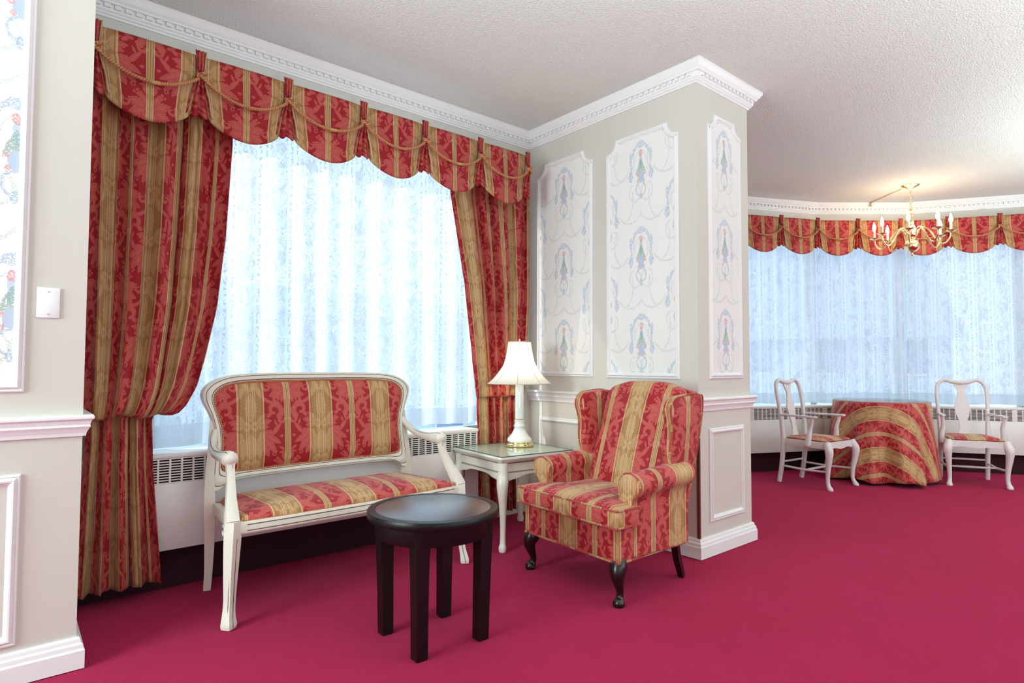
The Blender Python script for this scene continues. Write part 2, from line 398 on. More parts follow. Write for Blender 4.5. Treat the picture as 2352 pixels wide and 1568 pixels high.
class G:
    def __init__(s): s.V = []; s.F = []; s.U = []
    def add(s, V, Fc, U=None):
        b = len(s.V); s.V += [tuple(v) for v in V]; s.F += [[i+b for i in f] for f in Fc]
        s.U += (U if U else [(0, 0)]*len(V)); return s
    def box(s, x0, x1, y0, y1, z0, z1, tf=None):
        V = [(x, y, z) for z in (z0, z1) for y in (y0, y1) for x in (x0, x1)]
        if tf: V = [tf(*v) for v in V]
        return s.add(V, [[0, 2, 3, 1], [4, 5, 7, 6], [0, 1, 5, 4], [2, 6, 7, 3], [0, 4, 6, 2], [1, 3, 7, 5]])
    def bevbox(s, x0, x1, y0, y1, z0, z1, b=0.004, tf=None):
        bm = bmesh.new(); bmesh.ops.create_cube(bm, size=1)
        for v in bm.verts: v.co = Vector(((x0+x1)/2+v.co.x*(x1-x0), (y0+y1)/2+v.co.y*(y1-y0), (z0+z1)/2+v.co.z*(z1-z0)))
        bmesh.ops.bevel(bm, geom=bm.edges[:], offset=b, segments=2, affect='EDGES', profile=0.5)
        bm.verts.index_update(); V = [tuple(v.co) for v in bm.verts]; Fc = [[v.index for v in f.verts] for f in bm.faces]; bm.free()
        if tf: V = [tf(*v) for v in V]
        return s.add(V, Fc)
    def grid(s, fn, nu, nv, uvf=None, closeu=False, rev=False):
        V = []; U = []; cu = nu if closeu else nu+1
        for j in range(nv+1):
            for i in range(cu):
                V.append(fn(i/nu, j/nv)); U.append(uvf(i/nu, j/nv) if uvf else (i/nu, j/nv))
        Fc = []
        for j in range(nv):
            for i in range(nu):
                a = j*cu+i; b = j*cu+(i+1) % cu if closeu else a+1
                f = [a, b, b+cu, a+cu]; Fc.append(f[::-1] if rev else f)
        return s.add(V, Fc, U)
    def lathe(s, prof, n=24, c=(0, 0, 0), cap=True, flute=None):
        V = []
        for r, z in prof:
            for i in range(n):
                a = 2*pi*i/n; rr = r*(flute(i, z) if flute else 1)
                V.append((c[0]+rr*cos(a), c[1]+rr*sin(a), c[2]+z))
        Fc = [[j*n+i, j*n+(i+1) % n, (j+1)*n+(i+1) % n, (j+1)*n+i] for j in range(len(prof)-1) for i in range(n)]
        if cap: Fc += [list(range(n))[::-1], [(len(prof)-1)*n+i for i in range(n)]]
        return s.add(V, Fc, [(i/n, z) for r, z in prof for i in range(n)])
    def tube(s, path, rad, n=8, cap=True, sq=None, closed=False, up=(0, 0, 1), uvlen=True):
        P = [Vector(q) for q in path]; N = len(P); V = []; U = []; L = 0
        upv = Vector(up); prev = None
        for i, q in enumerate(P):
            if closed: t = P[(i+1) % N]-P[i-1]
            else: t = P[min(i+1, N-1)]-P[max(i-1, 0)]
            t.normalize()
            if prev is None:
                a = upv.cross(t)
                if a.length < 1e-3: a = Vector((1, 0, 0)).cross(t)
                a.normalize()
            else:
                a = prev-t*prev.dot(t); a.normalize()
            prev = a; b = t.cross(a)
            r = rad[i] if isinstance(rad, (list, tuple)) else rad
            rx, ry = r if isinstance(r, tuple) else (r, r)
            if i: L += (P[i]-P[i-1]).length
            for k in range(n):
                th = 2*pi*(k+0.5)/n
                cx, cy = cos(th), sin(th)
                if sq: 
                    mm = max(abs(cx), abs(cy)); e = sq; cx, cy = cx*(1-e)+cx/mm*e, cy*(1-e)+cy/mm*e
                V.append(q+a*cx*rx+b*cy*ry); U.append((L, 2*pi*k/n))
        Fc = []
        for j in range(N if closed else N-1):
            for k in range(n):
                Fc.append([j*n+k, j*n+(k+1) % n, ((j+1) % N)*n+(k+1) % n, ((j+1) % N)*n+k])
        if cap and not closed: Fc += [list(range(n))[::-1], [(N-1)*n+k for k in range(n)]]
        return s.add(V, Fc, U)
    def prism(s, out, t0, t1, tf, bev=0.0):
        # outline (a,b) extruded along t; tf(a,b,t)->xyz ; optional edge rounding
        n = len(out); cx = sum(a for a, b in out)/n; cy = sum(b for a, b in out)/n
        def off(d):
            r = []
            for i in range(n):
                a0 = Vector(out[i-1]); a1 = Vector(out[i]); a2 = Vector(out[(i+1) % n])
                e1 = (a1-a0); e2 = (a2-a1)
                if e1.length < 1e-9: e1 = e2
                if e2.length < 1e-9: e2 = e1
                n1 = Vector((-e1.y, e1.x)).normalized(); n2 = Vector((-e2.y, e2.x)).normalized()
                nn = n1+n2
                if nn.length < 1e-6: nn = n1
                nn.normalize(); k = max(0.5, nn.dot(n1)); r.append(a1+nn*(d/k))
            return r
        rings = []
        if bev:
            for k in range(4):
                th = k/3*pi/2; rings.append((off(bev*(1-sin(th))), t0+bev*(1-cos(th))))
            for k in range(4):
                th = k/3*pi/2; rings.append((off(bev*(1-cos(th))), t1-bev*(1-sin(th))))
        else: rings = [(off(0), t0), (off(0), t1)]
        V = [tf(q[0], q[1], t) for rg, t in rings for q in rg]
        Fc = [[j*n+i, j*n+(i+1) % n, (j+1)*n+(i+1) % n, (j+1)*n+i] for j in range(len(rings)-1) for i in range(n)]
        Fc += [list(range(n))[::-1], [(len(rings)-1)*n+i for i in range(n)]]
        return s.add(V, Fc)
    def pad(s, out, z0, z1, r, puff=0.0, puffb=0.0, tf=lambda a, b, t: (a, b, t)):
        # soft cushion over a star-shaped outline
        n = len(out); cx = sum(a for a, b in out)/n; cy = sum(b for a, b in out)/n
        avg = sum(sqrt((a-cx)**2+(b-cy)**2) for a, b in out)/n; k = r/avg
        rings = [(0.02, z0-puffb), (0.5, z0-puffb*0.75), (0.8, z0-puffb*0.35)]
        for i in range(5):
            th = i/4*pi/2; rings.append((1-k+k*sin(th), z0+r*(1-cos(th))))
        for i in range(5):
            th = i/4*pi/2; rings.append((1-k+k*cos(th), z1-r*(1-sin(th))))
        for q in (0.88, 0.75, 0.6, 0.45, 0.3, 0.15, 0.02):
            if q < 1-k: rings.append((q, z1+puff*(1-q**2.6)))
        V = [tf(cx+(a-cx)*q, cy+(b-cy)*q, z) for q, z in rings for a, b in out]
        Fc = [[j*n+i, j*n+(i+1) % n, (j+1)*n+(i+1) % n, (j+1)*n+i] for j in range(len(rings)-1) for i in range(n)]
        Fc += [list(range(n))[::-1], [(len(rings)-1)*n+i for i in range(n)]]
        return s.add(V, Fc)
    def make(s, name, mat, parent=None, useuv=False, **k):
        return mesh(name, s.V, s.F, mat, parent, uv=s.U if useuv else None, **k)
def flip(tf): return tf
def resample(pts, step, closed=True):
    out = []; n = len(pts)
    for i in range(n if closed else n-1):
        a = Vector(pts[i]); b = Vector(pts[(i+1) % n]); k = max(1, int((b-a).length/step+0.5))
        for j in range(k): out.append(tuple(a.lerp(b, j/k)))
    if not closed: out.append(tuple(pts[-1]))
    return out
def catmull(pts, k=8, closed=False):
    P = [Vector(q) for q in pts]; n = len(P); out = []
    for i in range(n if closed else n-1):
        if closed: a, b, c, d = P[i-1], P[i], P[(i+1) % n], P[(i+2) % n]
        else: a, b, c, d = P[max(i-1, 0)], P[i], P[i+1], P[min(i+2, n-1)]
        for j in range(k):
            t = j/k
            out.append(0.5*((2*b)+(c-a)*t+(2*a-5*b+4*c-d)*t*t+(3*b-a-3*c+d)*t**3))
    if not closed: out.append(P[-1])
    return out
def catmull_r(pts, rad, k=6):
    pr = [(*q, r) for q, r in zip(pts, rad)]
    P = catmull([Vector(q) for q in pr], k)
    return [q[:3] for q in P], [max(q[3], 0.001) for q in P]
def interp(tab, x):
    if x <= tab[0][0]: return tab[0][1]
    for (a, b), (c, d) in zip(tab, tab[1:]):
        if x <= c: return b+(d-b)*(x-a)/(c-a)
    return tab[-1][1]

# ------------------------------------------------------------------ room
XP, YP, XP2, YA, XL, YL, H = 3.181, 2.030, 3.793, 3.556, 0.229, 2.823, 3.0
W0, W1, W2, W3, W4 = (5.76, YA), (7.02, 2.95), (7.78, 2.30), (8.36, 1.36), (8.86, 0.30)
W5, W6 = (8.95, -0.6), (8.95, -3.5)
BX0, BY0 = -2.6, -3.5
outline = [(BX0, BY0), (W6[0], BY0), W5, W4, W3, W2, W1, W0, (BX0, YA+0.12)]
bigrect = [(-3.0, -3.8), (9.6, -3.8), (9.6, 4.0), (-3.0, 4.0)]
struct('floor', [(x, y, 0) for x, y in bigrect]+[(x, y, -0.1) for x, y in bigrect], [[0, 1, 2, 3], [7, 6, 5, 4], [0, 4, 5, 1], [1, 5, 6, 2], [2, 6, 7, 3], [3, 7, 4, 0]], 'carpet', 'crimson carpet covering the whole floor', smooth=False)
struct('ceiling', [(x, y, H) for x, y in bigrect]+[(x, y, H+0.1) for x, y in bigrect], [[3, 2, 1, 0], [4, 5, 6, 7], [1, 5, 4, 0], [2, 6, 5, 1], [3, 7, 6, 2], [0, 4, 7, 3]], 'ceiling', 'off-white stippled ceiling', smooth=False)
WT = 0.16
def wallseg(name, a, b, z0, z1, label=None, parent=None, t=WT, mat='wall'):
    a = Vector(a); b = Vector(b); d = (b-a).normalized(); n = Vector((-d.y, d.x))*t    # thickness to the left of a->b (outside)
    g = G(); q = [a, b, b+n, a+n]
    V = [(p.x, p.y, z) for z in (z0, z1) for p in q]
    g.add(V, [[3, 2, 1, 0], [4, 5, 6, 7], [0, 1, 5, 4], [1, 2, 6, 5], [2, 3, 7, 6], [3, 0, 4, 7]])
    if parent is None:
        return struct(name, g.V, g.F, mat, label, smooth=False)
    return mesh(name, g.V, g.F, mat, parent, smooth=False)
SILL, HEAD = 0.665, 2.66
wb = wallseg('wall_back', (BX0, YA), (XL+0.30, YA), 0, H, 'off-white wall holding the wide window')
wallseg('wall_below_window', (XL+0.30, YA), (2.98, YA), 0, SILL, parent=wb)
wallseg('wall_above_window', (XL+0.30, YA), (2.98, YA), HEAD, H, parent=wb)
wallseg('wall_beside_window', (2.98, YA), (4.2, YA), 0, H, parent=wb)
wallseg('wall_behind_column', (4.2, YA), W0, 0, H, parent=wb)
# stub wall by the left edge (a projecting wall end)
g = G().box(BX0, XL, YL, YA-0.001, 0, H)
struct('wall_left', g.V, g.F, 'wall', 'off-white projecting wall with blank switch plate', smooth=False)
g = G().box(XP, XP2, YP, YA-0.001, 0, H)
col = struct('wall_right', g.V, g.F, 'wall', 'square off-white column with floral wallpaper panels', smooth=False)
# the rounded end of the far room
bay = [W0, W1, W2, W3, W4]
first = None
for i, (a, b) in enumerate(zip(bay, bay[1:])):
    o = wallseg('wall_bay' if first is None else 'wall_below_bay_window', a, b, 0, SILL, 'off-white low wall under the curved window of the far room' if first is None else None, parent=first)
    if first is None: first = o
    wallseg('wall_above_bay_window', a, b, HEAD, H, parent=first)
wallseg('wall_bay_end', W4, W5, 0, H, parent=first)
wallseg('wall_far_side', W5, W6, 0, H, parent=first)
# wall behind the camera with three window openings
ww = [(-2.3, 0.3), (1.1, 3.7), (4.5, 7.1)]
rear = wallseg('wall_rear', (W6[0], BY0), (BX0-0.1, BY0), 0, 0.85, 'off-white wall behind the viewer')
wallseg('wall_above_rear_windows', (W6[0], BY0), (BX0-0.1, BY0), 2.65, H, parent=rear)
xs = [W6[0], 7.15, 4.45, 3.75, 1.05, 0.35, -2.35, BX0-0.1]
for i in range(0, 8, 2): wallseg('wall_pier', (xs[i], BY0), (xs[i+1], BY0), 0.85, 2.65, parent=rear)
wallseg('wall_side', (BX0, BY0), (BX0, YA), 0, H, 'plain off-white side wall of the room')

# ---- mouldings swept along a plan path; room lies to the right of travel
def sweep(path, prof, i0=0, i1=None):
    P = [Vector(q) for q in path]; n = len(P); res = []
    nor = []
    for a, b in zip(P, P[1:]):
        d = (b-a).normalized(); nor.append(Vector((d.y, -d.x)))
    def miter(i):
        if i == 0: return nor[0]
        if i == n-1: return nor[-1]
        m = (nor[i-1]+nor[i]).normalized(); return m/max(0.3, m.dot(nor[i]))
    for i in range(n-1):
        k = len(prof); V = []
        for j in (i, i+1):
            m = miter(j)
            for o, z in prof:
                q = P[j]+m*o; V.append((q.x, q.y, z))
        Fc = [[a, (a+1) % k, k+(a+1) % k, k+a] for a in range(k)]+[list(range(k))[::-1], [k+a for a in range(k)]]
        res.append((V, Fc))
    return res
PATH = [(BX0, YL), (XL, YL), (XL, YA), (XP, YA), (XP, YP), (XP2, YP), (XP2, YA), W0, W1, W2, W3, W4, W5]
crownp = [(0, H), (0, H-.118), (.010, H-.118), (.012, H-.108), (.020, H-.104), (.022, H-.096), (.030, H-.090), (.032, H-.082), (.034, H-.062), (.048, H-.060), (.050, H-.050), (.060, H-.040), (.072, H-.022), (.076, H-.016), (.076, H)]
TN = 0
dent = G().box(-.0135, .0135, -.003, .012, -.0095, .0095).make('dentil_source', 'trim', smooth=False)
dent_me = dent.data; bpy.data.objects.remove(dent)
labs = {0: 'white crown moulding on the projecting wall', 1: 'white crown moulding on the projecting wall end', 2: 'white dentil crown moulding above the wide window', 3: 'white dentil crown moulding on the column side facing the settee',
        4: 'white dentil crown moulding on the narrow column front', 5: 'white crown moulding on the hidden column side'}
for i, (V, Fc) in enumerate(sweep(PATH, crownp)):
    o = struct('trim_%d' % (TN+1), V, Fc, 'trim', labs.get(i, 'white dentil crown moulding of the far curved window wall'), smooth=False); TN += 1
    if i in (2, 3, 4, 7, 8, 9, 10):
        a = Vector(PATH[i]); b = Vector(PATH[i+1]); d = (b-a).normalized(); nn = Vector((d.y, -d.x)); L = (b-a).length
        k = int(L/.045); off = (L-k*.045)/2
        for j in range(k+1):
            q = a+d*(off+j*.045)+nn*.034
            e = bpy.data.objects.new('dentil', dent_me); C.objects.link(e); e.parent = o
            e.location = (q.x, q.y, H-.072); e.rotation_euler = (0, 0, atan2(-nn.y, -nn.x)+pi/2)
            e.rotation_euler = (0, 0, atan2(d.y, d.x)+pi)
railp = [(0, .955), (.030, .955), (.034, .948), (.034, .940), (.026, .932), (.022, .918), (.024, .910), (.018, .900), (.012, .886), (.010, .874), (0, .872)]
basep = [(0, .118), (.008, .118), (.012, .110), (.014, .098), (.020, .092), (.022, .078), (.026, .070), (.026, .004), (0, .004)]
for nm, prof, lab in (('chair rail', railp, 'white moulded chair rail'), ('base', basep, 'white moulded baseboard')):
    for i, (V, Fc) in enumerate(sweep(PATH[:3], prof)):
        lb = lab+(' on the projecting wall' if i == 0 else ' on the projecting wall end')
        if nm == 'base': struct('baseboard_left', V, Fc, 'trim', lb, smooth=False)
        else: TN += 1; struct('trim_%d' % TN, V, Fc, 'trim', lb, smooth=False)
    for i, (V, Fc) in enumerate(sweep(PATH[3:7], prof)):
        lb = lab+(' on the column side facing the settee', ' on the narrow column front', ' on the hidden column side')[i]
        if nm == 'base': struct('baseboard_right', V, Fc, 'trim', lb, smooth=False)
        else: TN += 1; struct('trim_%d' % TN, V, Fc, 'trim', lb, smooth=False)

# ---- panel mouldings with wallpaper
pprof = [(0, 0), (0, .007), (.003, .010), (.007, .011), (.010, .008), (.013, .011), (.019, .017), (.025, .016), (.030, .008), (.034, .006), (.036, 0)]
def panel(x0, x1, z0, z1, tf, label, scoop=0.0, paper=False, cv=None):
    global TN
    out = [(x0, z0), (x1, z0)]
    if scoop:
        r = scoop; st = 0.018
        out += [(x1, z1-r-st), (x1-st, z1-r-st)] if False else [(x1, z1-r)]
        for k in range(0, 9):
            th = -pi/2-k/8*pi/2; out.append((x1-0.004+(r-0.004)*cos(th), z1-0.004+(r-0.004)*sin(th)))
        out.append((x1-r, z1)); out.append((x0+r, z1))
        for k in range(0, 9):
            th = 0-k/8*pi/2; out.append((x0+0.004+(r-0.004)*cos(th), z1-0.004+(r-0.004)*sin(th)))
        out.append((x0, z1-r))
    else: out += [(x1, z1), (x0, z1)]
    P = [Vector(q) for q in out]; n = len(P); k = len(pprof); V = []
    inner = []
    for i in range(n):
        e1 = (P[i]-P[i-1]).normalized(); e2 = (P[(i+1) % n]-P[i]).normalized()
        n1 = Vector((-e1.y, e1.x)); n2 = Vector((-e2.y, e2.x)); m = (n1+n2).normalized(); m = m/max(0.45, m.dot(n1))
        for d, hh in pprof:
            q = P[i]+m*d; V.append(tf(q.x, q.y, hh))
        inner.append(P[i]+m*.034)
    Fc = [[i*k+j, i*k+j+1, ((i+1) % n)*k+j+1, ((i+1) % n)*k+j] for i in range(n) for j in range(k-1)]
    TN += 1
    o = struct('trim_%d' % TN, V, Fc, 'trim', label, smooth=False)
    if paper:
        cx = (x0+x1)/2; d = .033; r = scoop+d-.004
        hx = (x1-x0)/2-d; pts = [(-hx, z0+d), (hx, z0+d)]
        th0 = math.asin(max(-1, min(1, -sqrt(max(0, r*r-d*d))/r))); 
        c1 = (hx+d, z1)
        A0 = atan2(-sqrt(r*r-d*d), -d); A1 = atan2(-d, -sqrt(r*r-d*d))
        arc = [(c1[0]+r*cos(A0+(A1-A0)*k/8), c1[1]+r*sin(A0+(A1-A0)*k/8)) for k in range(9)]
        pts += arc+[(-q, z) for q, z in arc[::-1]]
        n = len(pts)
        # horizontal strips: body rectangle, then the scooped top
        zc = arc[0][1]
        Vp = [tf(cx+q, z, .002) for q, z in pts]; U = [(q, z-cv) for q, z in pts]
        Fp = [[0, 1, 2, n-1]]+[[2+k, 3+k, n-2-k, n-1-k] for k in range(8)]
        e = mesh('wallpaper_panel', Vp, Fp, 'wallpaper', o, uv=U, smooth=False)
        e['label'] = 'white wallpaper printed with blue and green floral cartouches'
    return o
tfl = lambda s, t, hh: (XP-hh, -s, t)           # left face of the column (s = -y)
panel(-3.459, -2.872, 1.066, 2.715, tfl, 'white moulding frame of the wallpaper panel beside the window drape', .085, True, 1.830)
panel(-2.743, -2.154, 1.064, 2.700, tfl, 'white moulding frame of the wallpaper panel behind the wing chair', .085, True, 1.830)
panel(-3.429, -2.86, .20, .752, tfl, 'white wainscot frame behind the white end table')
panel(-2.75, -2.16, .20, .752, tfl, 'white wainscot frame hidden behind the wing chair')
tff = lambda s, t, hh: (s, YP-hh, t)
panel(3.300, 3.688, 1.068, 2.735, tff, 'white moulding frame of the wallpaper panel on the narrow column front', .075, True, 1.850)
panel(3.288, 3.692, .200, .765, tff, 'white wainscot frame on the narrow column front')
tfs = lambda s, t, hh: (s, YL-hh, t)
panel(-0.62, .050, 1.045, 2.75, tfs, 'white moulding frame of the wallpaper panel on the projecting wall', 0.085, True, 1.60)
panel(-0.62, .050, .140, .748, tfs, 'white wainscot frame below the switch plate')
g = G().box(XP-.006, XP+.006, YP-.006, YP+.012, .119, .74)
o = g.make('corner_strip', 'brownstrip', col, smooth=False); o['label'] = 'thin exposed brown wood strip on the column corner'

# ---- blank switch plate
t = thing('switch_plate', 'blank white rectangular switch plate on the projecting wall', 'switch plate', (.112, YL, 1.376))
G().bevbox(-.035, .035, -.007, -.0005, -.057, .057, .003).make('plate', 'plate', t)
for z in (.042, -.042):
    G().lathe([(.0035, 0), (.0035, .0015), (.002, .002)], 10).make('screw', 'screw', t).matrix_local = Matrix.Translation((0, -.007, z)) @ Matrix.Rotation(pi/2, 4, 'X')

# ------------------------------------------------------------------ windows
def window(name, a, b, label, mull=(0.5,), parent=None):
    a = Vector(a); b = Vector(b); d = (b-a).normalized(); n = Vector((-d.y, d.x)); L = (b-a).length
    o0 = a+n*0.10
    tf = lambda s, t, z: (o0.x+d.x*s+n.x*t, o0.y+d.y*s+n.y*t, z)
    g = G(); f = 0.03
    g.box(0, L, -.02, .03, SILL, SILL+f, tf); g.box(0, L, -.02, .03, HEAD-f, HEAD, tf); g.box(0, f, -.02, .03, SILL, HEAD, tf); g.box(L-f, L, -.02, .03, SILL, HEAD, tf)
    o = struct(name, g.V, g.F, 'winframe', label, smooth=False)
    ms = [0]+[m*L for m in mull]+[L]
    for m in ms[1:-1]: 
        mesh('mullion', *(lambda q: (q.V, q.F))(G().box(m-.022, m+.022, -.018, .028, SILL, HEAD, tf)), 'winframe', o, smooth=False)
    for s0, s1 in zip(ms, ms[1:]):
        mesh('pane', *(lambda q: (q.V, q.F))(G().box(s0+.03, s1-.03, .002, .006, SILL+.03, HEAD-.03, tf)), 'glass', o, smooth=False)
    return o
window('window_1', (XL+.30, YA), (2.98, YA), 'wide window behind lace sheers and the settee', ())
for i, (a, b) in enumerate(zip(bay, bay[1:])):
    window('window_%d' % (i+2), a, b, 'section of the curved window behind lace sheers in the far room', ())

# ------------------------------------------------------------------ radiator covers
CW, CP = .0445, .0533
def grille():
    g = G()
    for k in range(10):
        z = k*.0133; g.box(0, CW, 0, .004, z-.0027, z+.0027)
    return g
gr = grille().make('vent_grille', 'radiator', smooth=False); gr_me = gr.data; bpy.data.objects.remove(gr)
def radiator(a, b, z0, z1, label, n0=0.0, depth=.105, group=None, runs=15):
    a = Vector(a); b = Vector(b); L = (b-a).length; rz = atan2((b-a).y, (b-a).x)
    t = thing('radiator_cover', label, 'radiator', (a.x, a.y, 0), rz, group)
    v0, v1 = z1-.146, z1-.026
    # local: x along, y=0 front face, +y towards wall
    g = G(); g.bevbox(0, L, 0, .012, z0, v0-.0033, .003)
    mm = g.make('front_panel', 'radiator', t)
    g = G(); g.bevbox(0, L, -.004, depth+.11, z1-.024, z1, .008); g.make('top_shelf', 'radiator', t)
    G().box(0, L, .03, .034, z0+.01, z1-.03).make('inner_baffle', 'dark', t, smooth=False)  # dark sheet painted in place of the unlit hollow behind the vents
    # cells and mullions
    x = n0; k = 0; cells = []
    while x < L-.002:
        if x >= 0 and x+CW < L: cells.append(x)
        elif x+CW > 0 and x < L: cells.append(x) if x > 0 else None
        k += 1; x += CP if k % runs else CP+.036
    g = G(); last = 0
    for c in cells:
        if c-last > 0.0005: g.box(last, c, 0, .008, v0-.0033, v1+.0033)
        last = c+CW
    if last < L: g.box(last, L, 0, .008, v0-.0033, v1+.0033)
    g.make('vent_mullions', 'radiator', t, smooth=False)
    for c in cells:
        if c+CW <= L+.001: inst('vent_grille', gr_me, t, (c, .001, v0))
    return t
RY = 3.448
radiator((.234, RY), (2.60, RY), .211, .694, 'white enamel radiator cover with slotted vents under the wide window', n0=.524-.0533*8)
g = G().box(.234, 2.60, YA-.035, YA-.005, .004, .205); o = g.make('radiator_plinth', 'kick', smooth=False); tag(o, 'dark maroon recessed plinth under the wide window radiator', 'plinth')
RB0, RB1 = .212, .712
def offpoly(poly, d):
    P = [Vector(q) for q in poly]; n = len(P); out = []
    nor = [Vector(((b-a).normalized().y, -(b-a).normalized().x)) for a, b in zip(P, P[1:])]
    for i in range(n):
        if i == 0: m = nor[0]
        elif i == n-1: m = nor[-1]
        else: m = (nor[i-1]+nor[i]).normalized(); m = m/m.dot(nor[i])
        out.append(P[i]+m*d)
    return out
rp = offpoly(bay, .11); kp = offpoly(bay, .03)
radl = ['white radiator cover below the far window, behind the white armchair nearest the column', 'white radiator cover below the far window, behind the skirted round table', 'white radiator cover below the far window, behind the armchair nearest the window corner', 'white radiator cover at the outer end of the far curved window']
for i in range(4):
    radiator(rp[i], rp[i+1], RB0, RB1, radl[i], n0=.02+.01*i, depth=.10, group=None, runs=8)
    a, b = kp[i], kp[i+1]; d = (b-a).normalized(); n = Vector((-d.y, d.x))*.02
    q = [a, b, b+n, a+n]
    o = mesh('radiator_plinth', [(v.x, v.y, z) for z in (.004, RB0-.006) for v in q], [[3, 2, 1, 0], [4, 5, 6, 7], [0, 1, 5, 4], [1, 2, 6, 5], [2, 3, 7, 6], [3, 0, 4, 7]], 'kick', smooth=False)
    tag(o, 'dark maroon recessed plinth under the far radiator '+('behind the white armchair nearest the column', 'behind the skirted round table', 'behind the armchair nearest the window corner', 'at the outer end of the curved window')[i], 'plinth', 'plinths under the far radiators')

# ------------------------------------------------------------------ curtains
def polyline(pts):
    P = [Vector(q) for q in pts]; ls = [0]
    for a, b in zip(P, P[1:]): ls.append(ls[-1]+(b-a).length)
    def at(s):
        s = max(0, min(ls[-1], s))
        for i in range(len(P)-1):
            if s <= ls[i+1]+1e-9:
                d = (P[i+1]-P[i]).normalized(); q = P[i]+d*(s-ls[i])
                # smooth normal near corners
                n = Vector((d.y, -d.x)); 
                if i+1 < len(P)-1:
                    d2 = (P[i+2]-P[i+1]).normalized(); e = max(0, 1-(ls[i+1]-s)/.08)*0.5; n = n.lerp(Vector((d2.y, -d2.x)), e).normalized()
                if i > 0:
                    d0 = (P[i]-P[i-1]).normalized(); e = max(0, 1-(s-ls[i])/.08)*0.5; n = n.lerp(Vector((d0.y, -d0.x)), e).normalized()
                return q, n
        return P[-1], n
    return at, ls[-1]
def sheer(name, pts, z0, z1, label, seed, dens=11, z0b=None, group=None, amp=.018):
    rnd = random.Random(seed); at, L = polyline(pts)
    ph = [rnd.uniform(0, 6.28) for _ in range(4)]
    n = int(L*110)
    def fold(s, z):
        w = 0.55+0.45*(1-(z-z0)/(z1-z0))
        return amp*w*(sin(2*pi*dens*s+1.4*sin(2.3*s*2+ph[0])+0.25*sin(z*1.3+ph[1]))+0.45*sin(2*pi*dens*.47*s+ph[2]+.3*z))
    def zb(s): return z0+((z0b-z0)*s/L if z0b is not None else 0)+.006*sin(9*s+ph[3])
    def f(u, v):
        s = u*L; lo = zb(s); z = lo+(z1-lo)*v; q, nn = at(s); d = fold(s, z)
        return (q.x+nn.x*d, q.y+nn.y*d, z)
    g = G().grid(f, n, 16, lambda u, v: (u*L*1.7, v*(z1-z0)))
    o = g.make(name, 'lace', None, useuv=True, ang=180)
    return tag(o, label, 'curtain', group)
sheer('sheer_curtain', [(.30, 3.512), (3.02, 3.512)], .712, 2.63, 'white lace sheer curtain hanging behind the settee', 3, 5.6, .745, amp=.022)
sp = offpoly(bay, .055)
sA, sLA = polyline(sp)
c2 = sp[2]
sheer('sheer_curtain', [sp[0], sp[1], c2+(sp[1]-c2).normalized()*.006], .735, 2.68, 'white lace sheer curtain behind the skirted table and the armchair nearest the column', 11, 8)
sheer('sheer_curtain', [c2+(sp[3]-c2).normalized()*.006, sp[3], sp[4]], .735, 2.68, 'white lace sheer curtain behind the armchair nearest the window corner', 23, 8)

def drape(name, label, L, Rr, lev, top, nf, seed, yc, cloth, uoff, amp=.035, group=None):
    """L, Rr: edge x as function tables over arc t; lev: list (t, z, ybulge)"""
    rnd = random.Random(seed); ph = rnd.uniform(0, 6.28)
    zt = [(a, b) for a, b, c, d in lev]; yt = [(a, c) for a, b, c, d in lev]; at = [(a, d) for a, b, c, d in lev]
    T = lev[-1][0]; nu, nv = 150, 120
    def f(u, v):
        t = v*T; z = interp(zt, t); yb = interp(yt, t); am = interp(at, t)
        xl, xr = interp(L, t), interp(Rr, t)
        uu = u+0.018*sin(2*pi*u*2.3+ph)
        x = xl+(xr-xl)*(uu+0.012*sin(2*pi*nf*u*2+ph))
        fold = sin(2*pi*nf*u+ph+0.35*sin(3*t+ph))
        fold = (abs(fold)**0.75)*(1 if fold > 0 else -1)
        sag = 0
        if yb > .02: sag = -0.028*abs(sin(pi*nf*0.5*u+.4))*min(1, yb/.06)
        edge = min(1, min(u, 1-u)/.06)
        y = yc-yb*(0.55+.45*sin(pi*min(1, max(0, u))))-am*fold+0.3*am*sin(2*pi*nf*2.3*u+2*ph)
        return (x, y, z+sag)
    g = G().grid(f, nu, nv, lambda u, v: (uoff+u*cloth+0.012*sin(2*pi*nf*u), 2.5-v*T))
    o = g.make(name, 'drape', None, useuv=True, ang=180)
    md = o.modifiers.new('thickness', 'SOLIDIFY'); md.thickness = .004; md.offset = 0
    return tag(o, label, 'curtain', group)
# left drape: t is distance from the top (z = 2.66 - t up to the bulge)
Lt = [(0, .262), (1.7, .275), (1.80, .282), (1.95, .288), (2.65, .262)]
Rr = [(0, .868), (.36, .866), (.86, .842), (1.21, .808), (1.45, .760), (1.60, .720), (1.69, .680), (1.75, .640), (1.81, .560), (1.88, .540), (2.1, .548), (2.65, .592)]
lev = [(0, 2.66, 0, .030), (1.0, 1.66, .0, .034), (1.45, 1.21, .035, .034), (1.62, 1.04, .075, .030), (1.71, .955, .088, .024), (1.75, .922, .075, .018), (1.78, .910, .045, .014), (1.83, .915, .010, .016), (1.90, .86, .0, .022), (2.65, .085, .0, .032)]
drape('drape', 'red and gold damask drape tied low, hanging beside the projecting wall', Lt, Rr, lev, 2.66, 4.2, 2, 3.385, 1.24, .03)
Lt = [(0, 2.360), (.30, 2.372), (.93, 2.503), (1.40, 2.566), (1.62, 2.584), (1.74, 2.590), (1.80, 2.600), (1.9, 2.605), (2.65, 2.640)]
Rr = [(0, 3.085), (1.0, 3.07), (1.6, 3.03), (1.75, 3.01), (1.80, 2.945), (1.9, 2.935), (2.65, 2.95)]
